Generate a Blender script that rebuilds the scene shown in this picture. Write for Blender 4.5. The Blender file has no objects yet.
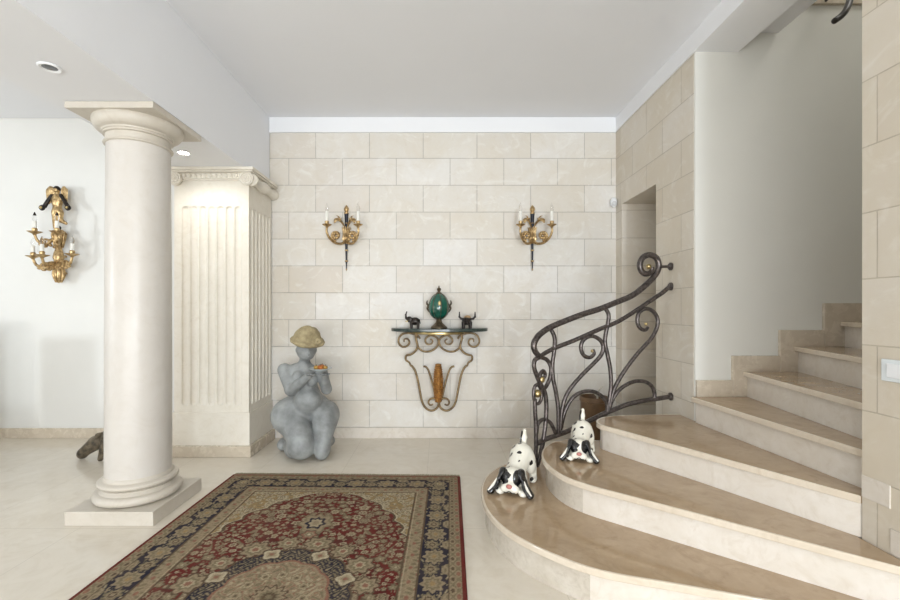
import bpy, bmesh, math, random
import numpy as np
from mathutils import Vector, Matrix, noise as mnoise
PI = math.pi
S = bpy.context.scene
COL = S.collection
random.seed(7)
# ------------------------------------------------------------------ camera constants
F, CX, CY, CH = 436.0, 440.0, 310.0, 1.143      # focal length (px), principal point, camera height
def P(px, py, Y):
    return Vector(((px - CX) / F * Y, Y, CH - (py - CY) / F * Y))
def lin(c):
    return tuple(((v / 255.0) / 12.92 if v / 255.0 <= 0.04045 else ((v / 255.0 + 0.055) / 1.055) ** 2.4) for v in c)

# ------------------------------------------------------------------ objects
def mesh_from(bm, name):
    bmesh.ops.recalc_face_normals(bm, faces=bm.faces)
    me = bpy.data.meshes.new(name)
    bm.to_mesh(me); bm.free()
    return me
def obj(name, bm, mat, parent=None, smooth=True, world=True, angle=35):
    """link a bmesh (or mesh) as ONE object; vertices of a part given in world space are moved into its root's space"""
    me = bm if isinstance(bm, bpy.types.Mesh) else mesh_from(bm, name)
    o = bpy.data.objects.new(name, me)
    COL.objects.link(o)
    if mat is not None:
        me.materials.clear(); me.materials.append(mat)
    if parent is not None:
        r = parent
        off = Vector((0, 0, 0))
        while r is not None:
            off += r.location; r = r.parent
        if world:
            me.transform(Matrix.Translation(-off))
        o.parent = parent
    if smooth:
        for p in me.polygons: p.use_smooth = True
        try:
            me.set_sharp_from_angle(angle=math.radians(angle))
        except Exception:
            pass
    return o
def bevel(o, w=0.004, n=2, ang=40):
    m = o.modifiers.new('bevel', 'BEVEL'); m.width = w; m.segments = n
    m.limit_method = 'ANGLE'; m.angle_limit = math.radians(ang)
    return o
def tag(o, label, cat, group=None):
    o['label'] = label; o['category'] = cat
    if group: o['group'] = group
    return o
def thing(name, label, cat, loc=(0, 0, 0), group=None):
    o = bpy.data.objects.new(name, None); COL.objects.link(o)
    o.location = loc; o.empty_display_size = 0.05
    return tag(o, label, cat, group)
def struct(name, bm, mat, smooth=False):
    o = obj(name, bm, mat, None, smooth); o['kind'] = 'structure'
    return o
def dup(root, loc, label, rotz=None, scale=None):
    def cp(o, par):
        c = o.copy(); COL.objects.link(c); c.parent = par
        for ch in list(o.children): cp(ch, c)
        return c
    r = cp(root, None)
    r.location = loc
    if rotz is not None: r.rotation_euler = (0, 0, rotz)
    if scale is not None: r.scale = (scale,) * 3
    r['label'] = label
    return r
def NB(): return bmesh.new()

# ------------------------------------------------------------------ shapes
def box(bm, x0, x1, y0, y1, z0, z1):
    v = [bm.verts.new((x, y, z)) for z in (z0, z1) for y in (y0, y1) for x in (x0, x1)]
    for f in ((0, 2, 3, 1), (4, 5, 7, 6), (0, 1, 5, 4), (1, 3, 7, 5), (3, 2, 6, 7), (2, 0, 4, 6)):
        bm.faces.new([v[i] for i in f])
def prism(bm, pts, z0, z1):
    a = [bm.verts.new((p[0], p[1], z0)) for p in pts]
    b = [bm.verts.new((p[0], p[1], z1)) for p in pts]
    n = len(pts)
    bm.faces.new(a[::-1]); bm.faces.new(b)
    for i in range(n):
        bm.faces.new((a[i], a[(i + 1) % n], b[(i + 1) % n], b[i]))
def lathe(bm, prof, c=(0, 0, 0), seg=32, ax=None):
    """prof = [(radius, height)...] about a vertical axis through c (or a matrix ax)"""
    M = ax if ax is not None else Matrix.Translation(Vector(c))
    rings = []
    for r, z in prof:
        if r < 1e-6:
            rings.append([bm.verts.new(M @ Vector((0, 0, z)))])
        else:
            rings.append([bm.verts.new(M @ Vector((r * math.cos(2 * PI * k / seg), r * math.sin(2 * PI * k / seg), z))) for k in range(seg)])
    for a, b in zip(rings, rings[1:]):
        for k in range(seg):
            k2 = (k + 1) % seg
            if len(a) == 1 and len(b) == 1: continue
            if len(a) == 1: bm.faces.new((a[0], b[k], b[k2]))
            elif len(b) == 1: bm.faces.new((a[k], a[k2], b[0]))
            else: bm.faces.new((a[k], a[k2], b[k2], b[k]))
    if len(rings[0]) > 1: bm.faces.new(rings[0][::-1])
    if len(rings[-1]) > 1: bm.faces.new(rings[-1])
def ball(bm, c, r, seg=16):
    rr = (r, r, r) if not hasattr(r, '__len__') else r
    bmesh.ops.create_uvsphere(bm, u_segments=seg, v_segments=max(6, seg // 2), radius=1.0,
                              matrix=Matrix.Translation(Vector(c)) @ Matrix.Diagonal((rr[0], rr[1], rr[2], 1)))
def spl(pts, per=6):
    """Catmull-Rom through the points"""
    pts = [Vector(p) for p in pts]
    q = [2 * pts[0] - pts[1]] + pts + [2 * pts[-1] - pts[-2]]
    out = []
    for i in range(1, len(q) - 2):
        a, b, c, d = q[i - 1], q[i], q[i + 1], q[i + 2]
        for k in range(per):
            t = k / per
            out.append(0.5 * (2 * b + (c - a) * t + (2 * a - 5 * b + 4 * c - d) * t * t + (3 * b - a - 3 * c + d) * t ** 3))
    out.append(pts[-1])
    return out
def tube(bm, pts, r, seg=8, closed=False, flat=None):
    """sweep a round bar along the points; r may be a list; flat = (a, b) scales the section"""
    pts = [Vector(p) for p in pts]
    n = len(pts)
    rad = [float(q) for q in r] if hasattr(r, '__len__') else [float(r)] * n
    if len(rad) != n:
        rad = [rad[0] + (rad[-1] - rad[0]) * i / (n - 1) for i in range(n)] if len(rad) == 2 else \
              [float(q) for q in np.interp(np.linspace(0, 1, n), np.linspace(0, 1, len(rad)), rad)]
    tan = []
    for i in range(n):
        a = pts[i - 1] if i > 0 else (pts[-1] if closed else pts[0])
        b = pts[i + 1] if i < n - 1 else (pts[0] if closed else pts[-1])
        t = (b - a)
        tan.append(t.normalized() if t.length > 1e-9 else Vector((0, 0, 1)))
    ref = Vector((0, 1, 0)) if abs(tan[0].y) < 0.9 else Vector((1, 0, 0))
    u = (ref - tan[0] * ref.dot(tan[0])).normalized()
    rings = []
    for i in range(n):
        u = (u - tan[i] * u.dot(tan[i]))
        u = u.normalized() if u.length > 1e-6 else tan[i].orthogonal().normalized()
        w = tan[i].cross(u)
        fa, fb = flat if flat else (1, 1)
        rings.append([bm.verts.new(pts[i] + rad[i] * (fa * math.cos(2 * PI * k / seg) * u + fb * math.sin(2 * PI * k / seg) * w)) for k in range(seg)])
    m = n if closed else n - 1
    for i in range(m):
        a, b = rings[i], rings[(i + 1) % n]
        for k in range(seg):
            k2 = (k + 1) % seg
            bm.faces.new((a[k], a[k2], b[k2], b[k]))
    if not closed:
        bm.faces.new(rings[0][::-1]); bm.faces.new(rings[-1])
def bar(bm, a, b, r, seg=10):
    tube(bm, [a, b], r, seg)
def pxc(pts, Y, per=6):
    """a curve traced in the photograph, standing at depth Y (number or function of the pixel column)"""
    return spl([P(x, y, Y(x) if callable(Y) else Y) for x, y in pts], per)

# ------------------------------------------------------------------ implicit surfaces (smooth bodies)
class SDF:
    @staticmethod
    def ell(p, c, r, rot=None):
        q = p - np.array(c)
        if rot is not None: q = q @ np.array(rot.to_3x3())
        r = np.array(r, float)
        k0 = np.linalg.norm(q / r, axis=1); k1 = np.linalg.norm(q / (r * r), axis=1) + 1e-9
        return np.where(k0 < 1e-6, -r.min(), k0 * (k0 - 1) / k1)
    @staticmethod
    def cap(p, a, b, ra, rb):
        a, b = np.array(a, float), np.array(b, float)
        ba = b - a
        h = np.clip(((p - a) @ ba) / (ba @ ba), 0, 1)
        return np.linalg.norm(p - a - h[:, None] * ba, axis=1) - (ra + (rb - ra) * h)
    @staticmethod
    def smin(a, b, k):
        h = np.clip(0.5 + 0.5 * (b - a) / k, 0, 1)
        return b + (a - b) * h - k * h * (1 - h)
def sdf_mesh(f, lo, hi, h, name='body'):
    """surface nets over the distance function"""
    lo = np.array(lo, float); hi = np.array(hi, float)
    n = np.ceil((hi - lo) / h).astype(int) + 1
    ax = [lo[i] + h * np.arange(n[i]) for i in range(3)]
    G = np.stack(np.meshgrid(*ax, indexing='ij'), -1).reshape(-1, 3)
    V = np.concatenate([f(c) for c in np.array_split(G, max(1, len(G) // 200000))]).reshape(n)
    s = V < 0
    N = n - 1
    acc = np.zeros((*N, 3)); cnt = np.zeros(N)
    offs = [(i, j, k) for i in (0, 1) for j in (0, 1) for k in (0, 1)]
    def cut(A, o): return A[o[0]:o[0] + N[0], o[1]:o[1] + N[1], o[2]:o[2] + N[2]]
    for o in offs:
        for d in range(3):
            if o[d]: continue
            o2 = list(o); o2[d] = 1
            a, b = cut(V, o), cut(V, o2)
            m = cut(s, o) != cut(s, o2)
            t = np.where(m, a / np.where(m, a - b, 1), 0)
            for e in range(3):
                acc[..., e] += np.where(m, o[e] + (t if e == d else 0), 0)
            cnt += m
    act = cnt > 0
    idx = -np.ones(N, int); idx[act] = np.arange(act.sum())
    ijk = np.argwhere(act)
    verts = lo + h * (ijk + acc[act] / cnt[act][:, None])
    faces = []
    for d in range(3):
        e1, e2 = [(1, 2), (2, 0), (0, 1)][d]
        sl = [slice(None)] * 3; sl2 = [slice(None)] * 3
        sl[d] = slice(0, -1); sl2[d] = slice(1, None)
        m = s[tuple(sl)] != s[tuple(sl2)]
        E = np.argwhere(m)
        E = E[(E[:, e1] > 0) & (E[:, e2] > 0) & (E[:, e1] < N[e1]) & (E[:, e2] < N[e2])]
        inside = s[tuple(E.T)]
        def cell(a, b):
            q = E.copy(); q[:, e1] -= a; q[:, e2] -= b
            return idx[tuple(q.T)]
        Q = np.stack([cell(1, 1), cell(0, 1), cell(0, 0), cell(1, 0)], 1)
        Q[~inside] = Q[~inside][:, ::-1]
        faces.append(Q)
    faces = np.concatenate(faces)
    me = bpy.data.meshes.new(name)
    me.from_pydata(verts.tolist(), [], faces.tolist())
    me.update()
    return me

# ------------------------------------------------------------------ materials
class NT:
    def __init__(s, name):
        s.m = bpy.data.materials.new(name); s.m.use_nodes = True
        s.t = s.m.node_tree; s.b = s.t.nodes['Principled BSDF']
    def n(s, kind, **kw):
        x = s.t.nodes.new(kind)
        for k, v in kw.items():
            if k.startswith('_'): setattr(x, k[1:], v)
            else: x.inputs[k.replace('__', ' ')].default_value = v
        return x
    def l(s, a, b): s.t.links.new(a, b)
    def coord(s, scale=(1, 1, 1), loc=(0, 0, 0), rot=(0, 0, 0)):
        c = s.n('ShaderNodeTexCoord'); m = s.n('ShaderNodeMapping')
        m.inputs['Scale'].default_value = scale; m.inputs['Location'].default_value = loc; m.inputs['Rotation'].default_value = rot
        s.l(c.outputs['Object'], m.inputs['Vector'])
        return m.outputs['Vector']
    def noise(s, vec, scale, detail=4, rough=0.55, dist=0.0):
        x = s.n('ShaderNodeTexNoise'); x.inputs['Scale'].default_value = scale; x.inputs['Detail'].default_value = detail
        x.inputs['Roughness'].default_value = rough; x.inputs['Distortion'].default_value = dist
        s.l(vec, x.inputs['Vector']); return x.outputs['Fac']
    def ramp(s, fac, stops):
        r = s.n('ShaderNodeValToRGB'); e = r.color_ramp.elements
        while len(e) < len(stops): e.new(0.5)
        for el, (p, c) in zip(e, stops):
            el.position = p; el.color = (*c, 1) if len(c) == 3 else c
        s.l(fac, r.inputs['Fac']); return r.outputs['Color']
    def mix(s, fac, a, b, mode='MIX'):
        x = s.n('ShaderNodeMix', _data_type='RGBA', _blend_type=mode)
        for i, v in ((0, fac), (6, a), (7, b)):
            if isinstance(v, (int, float)): x.inputs[i].default_value = v
            elif isinstance(v, tuple): x.inputs[i].default_value = (*v, 1) if len(v) == 3 else v
            else: s.l(v, x.inputs[i])
        return x.outputs[2]
    def bump(s, h, strength=0.3, dist=0.01):
        b = s.n('ShaderNodeBump', Strength=strength, Distance=dist)
        s.l(h, b.inputs['Height']); s.l(b.outputs['Normal'], s.b.inputs['Normal'])
    def set(s, **kw):
        for k, v in kw.items(): s.b.inputs[k.replace('__', ' ')].default_value = v
        return s.m
def pm(name, c, rough=0.5, metal=0.0, var=0.12, scale=12, bump=0.0, c2=None, coat=0.0, detail=4, dist=0.0):
    """simple procedural material: the colour wanders with noise"""
    t = NT(name); v = t.coord()
    a = lin(c); b = lin(c2) if c2 else tuple(x * (1 - var) for x in a)
    f = t.noise(v, scale, detail, dist=dist)
    t.l(t.ramp(f, [(0.3, b), (0.7, a)]), t.b.inputs['Base Color'])
    if bump: t.bump(f, bump, 0.01)
    t.set(Roughness=rough, Metallic=metal)
    if coat: t.set(Coat__Weight=coat, Coat__Roughness=0.08)
    return t.m
def stone_mat(name, axis, off=(0, 0), bw=0.48, rh=0.24, warm=0.0):
    """sawn limestone blocks in courses; axis = which wall direction runs along the courses"""
    t = NT(name)
    c = t.n('ShaderNodeTexCoord'); sp = t.n('ShaderNodeSeparateXYZ'); t.l(c.outputs['Object'], sp.inputs[0])
    cb = t.n('ShaderNodeCombineXYZ')
    t.l(sp.outputs[axis], cb.inputs[0]); t.l(sp.outputs['Z'], cb.inputs[1])
    mp = t.n('ShaderNodeMapping'); mp.inputs['Location'].default_value = (-off[0], -off[1], 0)
    t.l(cb.outputs[0], mp.inputs['Vector'])
    br = t.n('ShaderNodeTexBrick', _offset=0.5, _offset_frequency=2, _squash=1.0)
    br.inputs['Scale'].default_value = 1.0; br.inputs['Mortar Size'].default_value = 0.0028; br.inputs['Mortar Smooth'].default_value = 0.4
    br.inputs['Brick Width'].default_value = bw; br.inputs['Row Height'].default_value = rh; br.inputs['Bias'].default_value = 0.0
    br.inputs['Color1'].default_value = (0, 0, 0, 1); br.inputs['Color2'].default_value = (1, 1, 1, 1); br.inputs['Mortar'].default_value = (0.5, 0.5, 0.5, 1)
    t.l(mp.outputs[0], br.inputs['Vector'])
    vec = t.coord()
    cloud = t.noise(vec, 2.2, 5, 0.6, 0.6); fine = t.noise(vec, 26, 5, 0.65, 0.3); vein = t.noise(vec, 5, 7, 0.62, 2.2)
    base = t.ramp(br.outputs['Color'], [(0.0, lin((217, 211, 201))), (0.45, lin((224, 220, 212))), (0.8, lin((229, 226, 221))), (1.0, lin((212, 203, 190)))])
    base = t.mix(t.ramp(cloud, [(0.42, (0, 0, 0)), (0.66, (0.5, 0.5, 0.5))]), base, lin((216, 206, 188)))
    base = t.mix(t.ramp(vein, [(0.56, (0, 0, 0)), (0.74, (0.25, 0.25, 0.25))]), base, lin((198, 184, 160)))
    base = t.mix(t.ramp(fine, [(0.35, (0.12, 0.12, 0.12)), (0.6, (0, 0, 0))]), base, lin((205, 194, 176)))
    base = t.mix(t.ramp(br.outputs['Fac'], [(0.0, (0, 0, 0)), (0.8, (0.9, 0.9, 0.9))]), base, lin((170, 164, 154)))
    t.l(base, t.b.inputs['Base Color'])
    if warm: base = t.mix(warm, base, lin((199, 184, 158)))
    bloom = t.noise(t.coord(scale=(1, 1, 1.3), loc=(3, 1, 2)), 3.4, 6, 0.6, 3.0)
    base = t.mix(t.ramp(bloom, [(0.54, (0, 0, 0)), (0.70, (0.5 - 0.7 * warm * 0.8,) * 3)]), base, lin((238, 236, 230)))
    t.l(base, t.b.inputs['Base Color'])
    inv = t.n('ShaderNodeMath', _operation='SUBTRACT'); inv.inputs[0].default_value = 1.0; t.l(br.outputs['Fac'], inv.inputs[1])
    t.bump(inv.outputs[0], 0.5, 0.006)
    t.set(Roughness=0.55)
    return t.m
def marble_mat(name, a, b, c, rough=0.12, scale=3.0, tile=None):
    t = NT(name); v = t.coord()
    f1 = t.noise(v, scale, 6, 0.6, 1.2); f2 = t.noise(v, scale * 2.6, 8, 0.65, 2.5); f3 = t.noise(v, scale * 9, 5, 0.6, 0.5)
    col = t.ramp(f1, [(0.3, lin(b)), (0.65, lin(a))])
    col = t.mix(t.ramp(f2, [(0.5, (0, 0, 0)), (0.72, (0.6, 0.6, 0.6))]), col, lin(c))
    col = t.mix(t.ramp(f3, [(0.35, (0.2, 0.2, 0.2)), (0.6, (0, 0, 0))]), col, lin(c))
    if tile:
        br = t.n('ShaderNodeTexBrick', _offset=0.0, _squash=1.0)
        br.inputs['Scale'].default_value = 1; br.inputs['Brick Width'].default_value = tile; br.inputs['Row Height'].default_value = tile
        br.inputs['Mortar Size'].default_value = 0.0018; br.inputs['Mortar Smooth'].default_value = 0.3
        br.inputs['Color1'].default_value = (0, 0, 0, 1); br.inputs['Color2'].default_value = (1, 1, 1, 1); br.inputs['Mortar'].default_value = (0.5, 0.5, 0.5, 1)
        t.l(t.coord(loc=(0.09, 0.12, 0)), br.inputs['Vector'])
        col = t.mix(t.ramp(br.outputs['Color'], [(0, (0, 0, 0)), (1, (0.3, 0.3, 0.3))]), col, lin(b))
        col = t.mix(t.ramp(br.outputs['Fac'], [(0, (0, 0, 0)), (0.8, (0.45, 0.45, 0.45))]), col, lin((180, 171, 156)))
    t.l(col, t.b.inputs['Base Color'])
    t.l(t.ramp(f3, [(0.3, (rough * 0.8,) * 3), (0.7, (rough * 1.3,) * 3)]), t.b.inputs['Roughness'])
    return t.m
M = {}
M['stone_x'] = stone_mat('limestone blocks back', 'X', off=(0.09, 0.097))
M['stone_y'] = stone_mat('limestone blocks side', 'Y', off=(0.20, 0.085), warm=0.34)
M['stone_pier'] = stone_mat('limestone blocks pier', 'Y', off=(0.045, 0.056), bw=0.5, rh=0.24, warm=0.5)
M['plaster'] = pm('white plaster', (226, 225, 218), 0.6, var=0.03, scale=3, bump=0.02)
M['plaster_warm'] = pm('warm white plaster', (228, 227, 222), 0.55, var=0.03, scale=3, bump=0.02)
M['ceiling'] = pm('ceiling paint', (238, 239, 242), 0.7, var=0.02, scale=2)
M['trim'] = pm('white gloss trim', (242, 243, 245), 0.45, var=0.02, scale=3)
M['column'] = marble_mat('cream column stone', (208, 203, 196), (204, 198, 190), (198, 191, 181), 0.36, 2.0)
M['column_trim'] = marble_mat('cream moulded stone', (204, 197, 185), (198, 190, 177), (190, 181, 166), 0.42, 3)
M['pilaster'] = marble_mat('cream pilaster stone', (231, 225, 213), (225, 218, 204), (217, 208, 191), 0.5, 3)
M['floor'] = marble_mat('polished cream marble', (226, 219, 206), (218, 209, 193), (207, 196, 177), 0.12, 1.5, tile=0.6)
M['base'] = marble_mat('beige marble skirting', (210, 199, 181), (200, 187, 168), (187, 172, 151), 0.25, 1.8)
M['tread'] = marble_mat('polished beige marble tread', (186, 163, 134), (172, 148, 118), (150, 125, 96), 0.1, 2.6)
M['riser'] = marble_mat('cream marble riser', (224, 217, 207), (215, 206, 193), (203, 191, 174), 0.2, 2.6)
M['riser_grey'] = marble_mat('veined grey beige marble riser', (205, 197, 184), (192, 182, 167), (172, 160, 143), 0.2, 5)
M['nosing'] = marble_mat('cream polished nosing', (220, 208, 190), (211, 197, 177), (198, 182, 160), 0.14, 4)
M['iron'] = pm('wrought iron', (112, 104, 100), 0.34, 0.7, c2=(62, 56, 54), scale=60, bump=0.08)
M['brass'] = pm('aged brass', (206, 184, 132), 0.3, 0.9, var=0.35, scale=40)
M['gilt'] = pm('gilded bronze', (220, 192, 144), 0.36, 0.85, c2=(136, 108, 70), scale=46, bump=0.2)
M['black_bronze'] = pm('dark patinated bronze', (44, 36, 30), 0.35, 0.4, var=0.5, scale=30)
M['navy_enamel'] = pm('dark blue enamel', (34, 36, 50), 0.3, 0.2, var=0.4, scale=30)
M['candle'] = pm('ivory candle sleeve', (240, 238, 230), 0.45, var=0.04, scale=20)
# ================================================================== the room
XL, XR, YB, ZC = -1.517, 1.571, 3.893, 2.857    # beam face, right wall, back wall, ceiling
bm = NB(); box(bm, -6.2, 4.2, -4.5, 4.3, -0.12, 0.0); struct('floor', bm, M['floor'])
bm = NB(); box(bm, -2.6, 2.2, YB, YB + 0.25, 0.0, 3.2); struct('wall_back', bm, M['stone_x'])
bm = NB(); box(bm, -6.2, -2.6, YB + 0.007, YB + 0.25, 0.0, 3.2)
struct('wall_back_left', bm, M['plaster_warm'])
bm = NB(); box(bm, -2.6, -2.09, YB - 0.012, YB, 0.0, ZC); struct('wall_back_pilaster_side', bm, M['plaster_warm'])
bm = NB(); box(bm, -6.35, -6.2, -4.5, 4.1, 0.0, 3.2); struct('wall_left', bm, M['plaster_warm'])
bm = NB()                                                        # right wall with the tall doorway
box(bm, XR, 1.875, 2.70, 3.171, 0.0, 2.733)
box(bm, XR, 1.875, 3.763, YB, 0.0, 2.733)
box(bm, XR, 1.875, 3.171, 3.763, 2.059, 2.733)
struct('wall_right', bm, M['stone_y'])
bm = NB(); box(bm, 1.549, 1.86, -4.5, 1.6, 0.0, 2.733); struct('wall_right_front', bm, M['stone_pier'])
bm = NB(); box(bm, 1.573, 3.7, 2.687, 2.70, 0.0, 2.733); box(bm, 1.8385, 3.7, 2.687, 2.787, 2.733, 4.6); struct('wall_stairwell', bm, M['plaster'])
bm = NB(); box(bm, 3.6, 3.75, 1.0, 2.687, 0.0, 4.6); struct('wall_stairwell_right', bm, M['plaster'])
bm = NB(); box(bm, 1.861, 3.6, 1.40, 1.598, 0.0, 4.6); struct('wall_stairwell_front', bm, M['plaster'])
bm = NB(); box(bm, XL, XR - 0.002, -4.5, YB, ZC, ZC + 0.3); struct('ceiling', bm, M['ceiling'])
bm = NB(); box(bm, -6.2, -2.08, -4.5, YB, ZC, ZC + 0.3); struct('ceiling_left', bm, M['ceiling'])
bm = NB(); box(bm, 2.08, 3.6, 1.598, 2.687, 4.5, 4.6); struct('ceiling_stairwell', bm, M['ceiling'])
bm = NB(); box(bm, 1.838, 2.08, 1.598, 2.687, 2.85, 3.25); struct('trim_3', bm, M['ceiling'])        # edge of the floor slab over the stairs
bm = NB(); box(bm, -2.08, XL, -4.5, YB - 0.013, 2.25, ZC + 0.3); struct('trim_1', bm, M['ceiling'])  # deep beam over the column
bm = NB(); box(bm, XR - 0.008, 1.838, -4.5, YB, 2.733, 3.2); struct('trim_2', bm, M['trim'])       # beam over the stair opening
bm = NB(); box(bm, XL, XR - 0.008, YB - 0.018, YB, 2.723, ZC); struct('trim_4', bm, M['trim'])     # white band above the stone
bm = NB(); box(bm, 2.08, 3.6, 2.667, 2.687, 3.02, 3.055); struct('trim_5', bm, M['base'])          # stone string of the upper flight
bm = NB(); box(bm, XL + 0.06, XR, YB - 0.012, YB, 0.0, 0.095); bevel(struct('baseboard_back', bm, M['stone_base'] if 'stone_base' in M else M['riser']), 0.003)
bm = NB(); box(bm, -6.2, -2.6, YB - 0.006, YB + 0.007, 0.0, 0.088); bevel(struct('baseboard_left', bm, M['base']), 0.003)
# door at the end of the niche, seen edge-on through the doorway
bm = NB(); box(bm, 1.876, 1.92, 2.95, YB - 0.002, 0.0, 2.1)
for z0, z1 in ((0.15, 0.95), (1.05, 1.95)): box(bm, 1.868, 1.876, 3.3, 3.75, z0, z1)
M['door'] = pm('dark olive door paint', (150, 136, 108), 0.5, var=0.1, scale=8)
d = struct('door_1', bm, M['door'])

# ------------------------------------------------------------------ column
t = thing('column', 'smooth round cream stone column carrying the white beam beside the rug', 'column', (-1.752, 2.54, 0))
c0 = (-1.752, 2.54, 0)
bm = NB(); box(bm, -1.987, -1.517, 2.305, 2.775, 0.0, 0.075); bevel(obj('plinth', bm, M['column_trim'], t, False), 0.003)
def arc(r0, z0, z1, out, n=8):                                   # half-round moulding bulging outwards
    return [(r0 + out * math.sin(PI * k / n), z0 + (z1 - z0) * (1 - math.cos(PI * k / n)) / 2) for k in range(n + 1)]
prof = [(0.0, 0.075)] + arc(0.190, 0.076, 0.128, 0.030) + [(0.188, 0.132), (0.181, 0.136), (0.176, 0.145), (0.181, 0.153), (0.187, 0.156)] \
     + arc(0.178, 0.158, 0.190, 0.022) + [(0.174, 0.193), (0.174, 0.203), (0.166, 0.213), (0.0, 0.213)]
bm = NB(); lathe(bm, prof, c0, 64); obj('base_moulding', bm, M['column_trim'], t, angle=50)
prof = [(0.0, 0.213), (0.165, 0.213), (0.1645, 0.8), (0.162, 1.5), (0.158, 2.08), (0.0, 2.08)]
bm = NB(); lathe(bm, prof, c0, 64); obj('shaft', bm, M['column'], t, angle=50)
prof = [(0.0, 2.075)] + arc(0.158, 2.076, 2.094, 0.014, 6) + [(0.160, 2.098), (0.160, 2.128), (0.172, 2.131), (0.172, 2.140), (0.178, 2.142), (0.178, 2.150)] \
     + [(0.180 + 0.044 * math.sin(PI / 2 * k / 7), 2.152 + 0.055 * (1 - math.cos(PI / 2 * k / 7))) for k in range(8)] + [(0.222, 2.213), (0, 2.213)]
bm = NB(); lathe(bm, prof, c0, 64); obj('capital', bm, M['column_trim'], t, angle=50)
bm = NB(); box(bm, -1.987, -1.517, 2.305, 2.775, 2.213, 2.248); bevel(obj('abacus', bm, M['column_trim'], t, False), 0.003)

# ------------------------------------------------------------------ fluted pilaster
X0, X1, Y0, Y1 = -2.085, -1.500, 3.42, YB - 0.014
t = thing('fluted_pilaster', 'square cream stone pier with fluted faces and scrolled capital behind the round column', 'pilaster', ((X0 + X1) / 2, (Y0 + Y1) / 2, 0))
def flute_face(bm, org, du, width, z0, z1, nrm, cents, r, fz0, fz1, dep):
    us = sorted(set([0.0, width] + [round(c + r * k, 5) for c in cents for k in (-1.02, -1, -.92, -.8, -.6, -.35, 0, .35, .6, .8, .92, 1, 1.02)]))
    us = [u for u in us if 0 <= u <= width]
    zs = sorted(set([z0, z1] + [fz0 + r * k / 6 for k in range(-7, 3)] + [fz1 + r * k / 6 for k in range(-2, 8)] + list(np.linspace(fz0 + .05, fz1 - .05, 6))))
    grid = []
    for z in zs:
        row = []
        for u in us:
            d = 0
            for c in cents:
                if abs(u - c) < r:
                    zz = max(fz0 - z, 0, z - fz1)
                    dd = r * r - (u - c) ** 2 - zz * zz
                    if dd > 0: d = dep * math.sqrt(dd) / r
            p = Vector(org) + Vector(du) * u - Vector(nrm) * d
            row.append(bm.verts.new((p.x, p.y, z)))
        grid.append(row)
    for a, b in zip(grid, grid[1:]):
        for k in range(len(us) - 1):
            bm.faces.new((a[k], a[k + 1], b[k + 1], b[k]))
bm = NB()
W = X1 - X0; D = Y1 - Y0
flute_face(bm, (X0, Y0, 0), (1, 0, 0), W, 0.34, 2.16, (0, -1, 0), [0.085 + 0.0692 * k for k in range(7)], 0.027, 0.42, 1.93, 0.014)
flute_face(bm, (X1, Y0, 0), (0, 1, 0), D, 0.34, 2.16, (1, 0, 0), [0.05 + 0.0705 * k for k in range(6)], 0.026, 0.42, 1.93, 0.016)
box(bm, X0, X1 - 0.024, Y0 + 0.024, Y1, 0.34, 2.16)
o = obj('shaft', bm, M['pilaster'], t, True, angle=40)
bm = NB(); box(bm, X0 - 0.012, X1 + 0.012, Y0 - 0.014, Y1, 0.0, 0.34); bevel(obj('pedestal', bm, M['pilaster'], t, False), 0.003)
bm = NB(); box(bm, X0 - 0.02, X1 + 0.034, Y0 - 0.045, Y1, 0.0, 0.085); bevel(obj('plinth', bm, M['base'], t, False), 0.004)
# capital: band, bead row, abacus, volutes
bm = NB()
box(bm, X0 - 0.01, X1 + 0.012, Y0 - 0.012, Y1, 2.155, 2.168)
box(bm, X0 - 0.018, X1 + 0.02, Y0 - 0.02, Y1, 2.168, 2.214)
box(bm, X0 - 0.03, X1 + 0.046, Y0 - 0.05, Y1, 2.214, 2.226)
box(bm, X0 - 0.04, X1 + 0.06, Y0 - 0.065, Y1, 2.226, 2.2495)
bevel(obj('capital', bm, M['pilaster'], t, False), 0.004)
for k in range(11):
    bm = NB(); ball(bm, (X0 + 0.09 + k * (W - 0.18) / 10, Y0 - 0.02, 2.192), (0.017, 0.012, 0.018), 10); obj('egg_bead', bm, M['pilaster'], t)
for k in range(7):
    bm = NB(); ball(bm, (X1 + 0.02, Y0 + 0.09 + k * 0.055, 2.192), (0.012, 0.017, 0.018), 10); obj('egg_bead', bm, M['pilaster'], t)
for cx, sgn in ((X0 + 0.02, -1), (X1 - 0.008, 1)):
    bm = NB()
    lathe(bm, [(0, 0), (0.052, 0), (0.055, 0.006), (0.05, 0.03), (0.044, 0.06), (0.05, 0.09), (0.0, 0.09)],
          ax=Matrix.Translation((cx, Y0 - 0.03, 2.168)) @ Matrix.Rotation(-PI / 2, 4, 'X'), seg=28)
    sp = []
    for k in range(46):
        a = k / 45 * 2.4 * 2 * PI; r = 0.05 * (1 - 0.82 * k / 45)
        sp.append((cx + sgn * r * math.cos(a + PI / 2), Y0 - 0.032, 2.168 + r * math.sin(a + PI / 2)))
    tube(bm, sp, [0.0075, 0.004], 8)
    ball(bm, (cx, Y0 - 0.032, 2.168), 0.011, 10)
    obj('volute', bm, M['pilaster'], t)
bm = NB()                                                        # bolster of the volute along the side face
for k, yy in enumerate(np.linspace(Y0 + 0.03, Y1 - 0.08, 5)):
    pass
tube(bm, [(X1 + 0.022, y, 2.165) for y in np.linspace(Y0 + 0.0, Y1 - 0.005, 24)],
     [0.040 + 0.008 * math.cos(k / 23 * 4 * PI) for k in range(24)], 16)
obj('bolster', bm, M['pilaster'], t)

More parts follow.
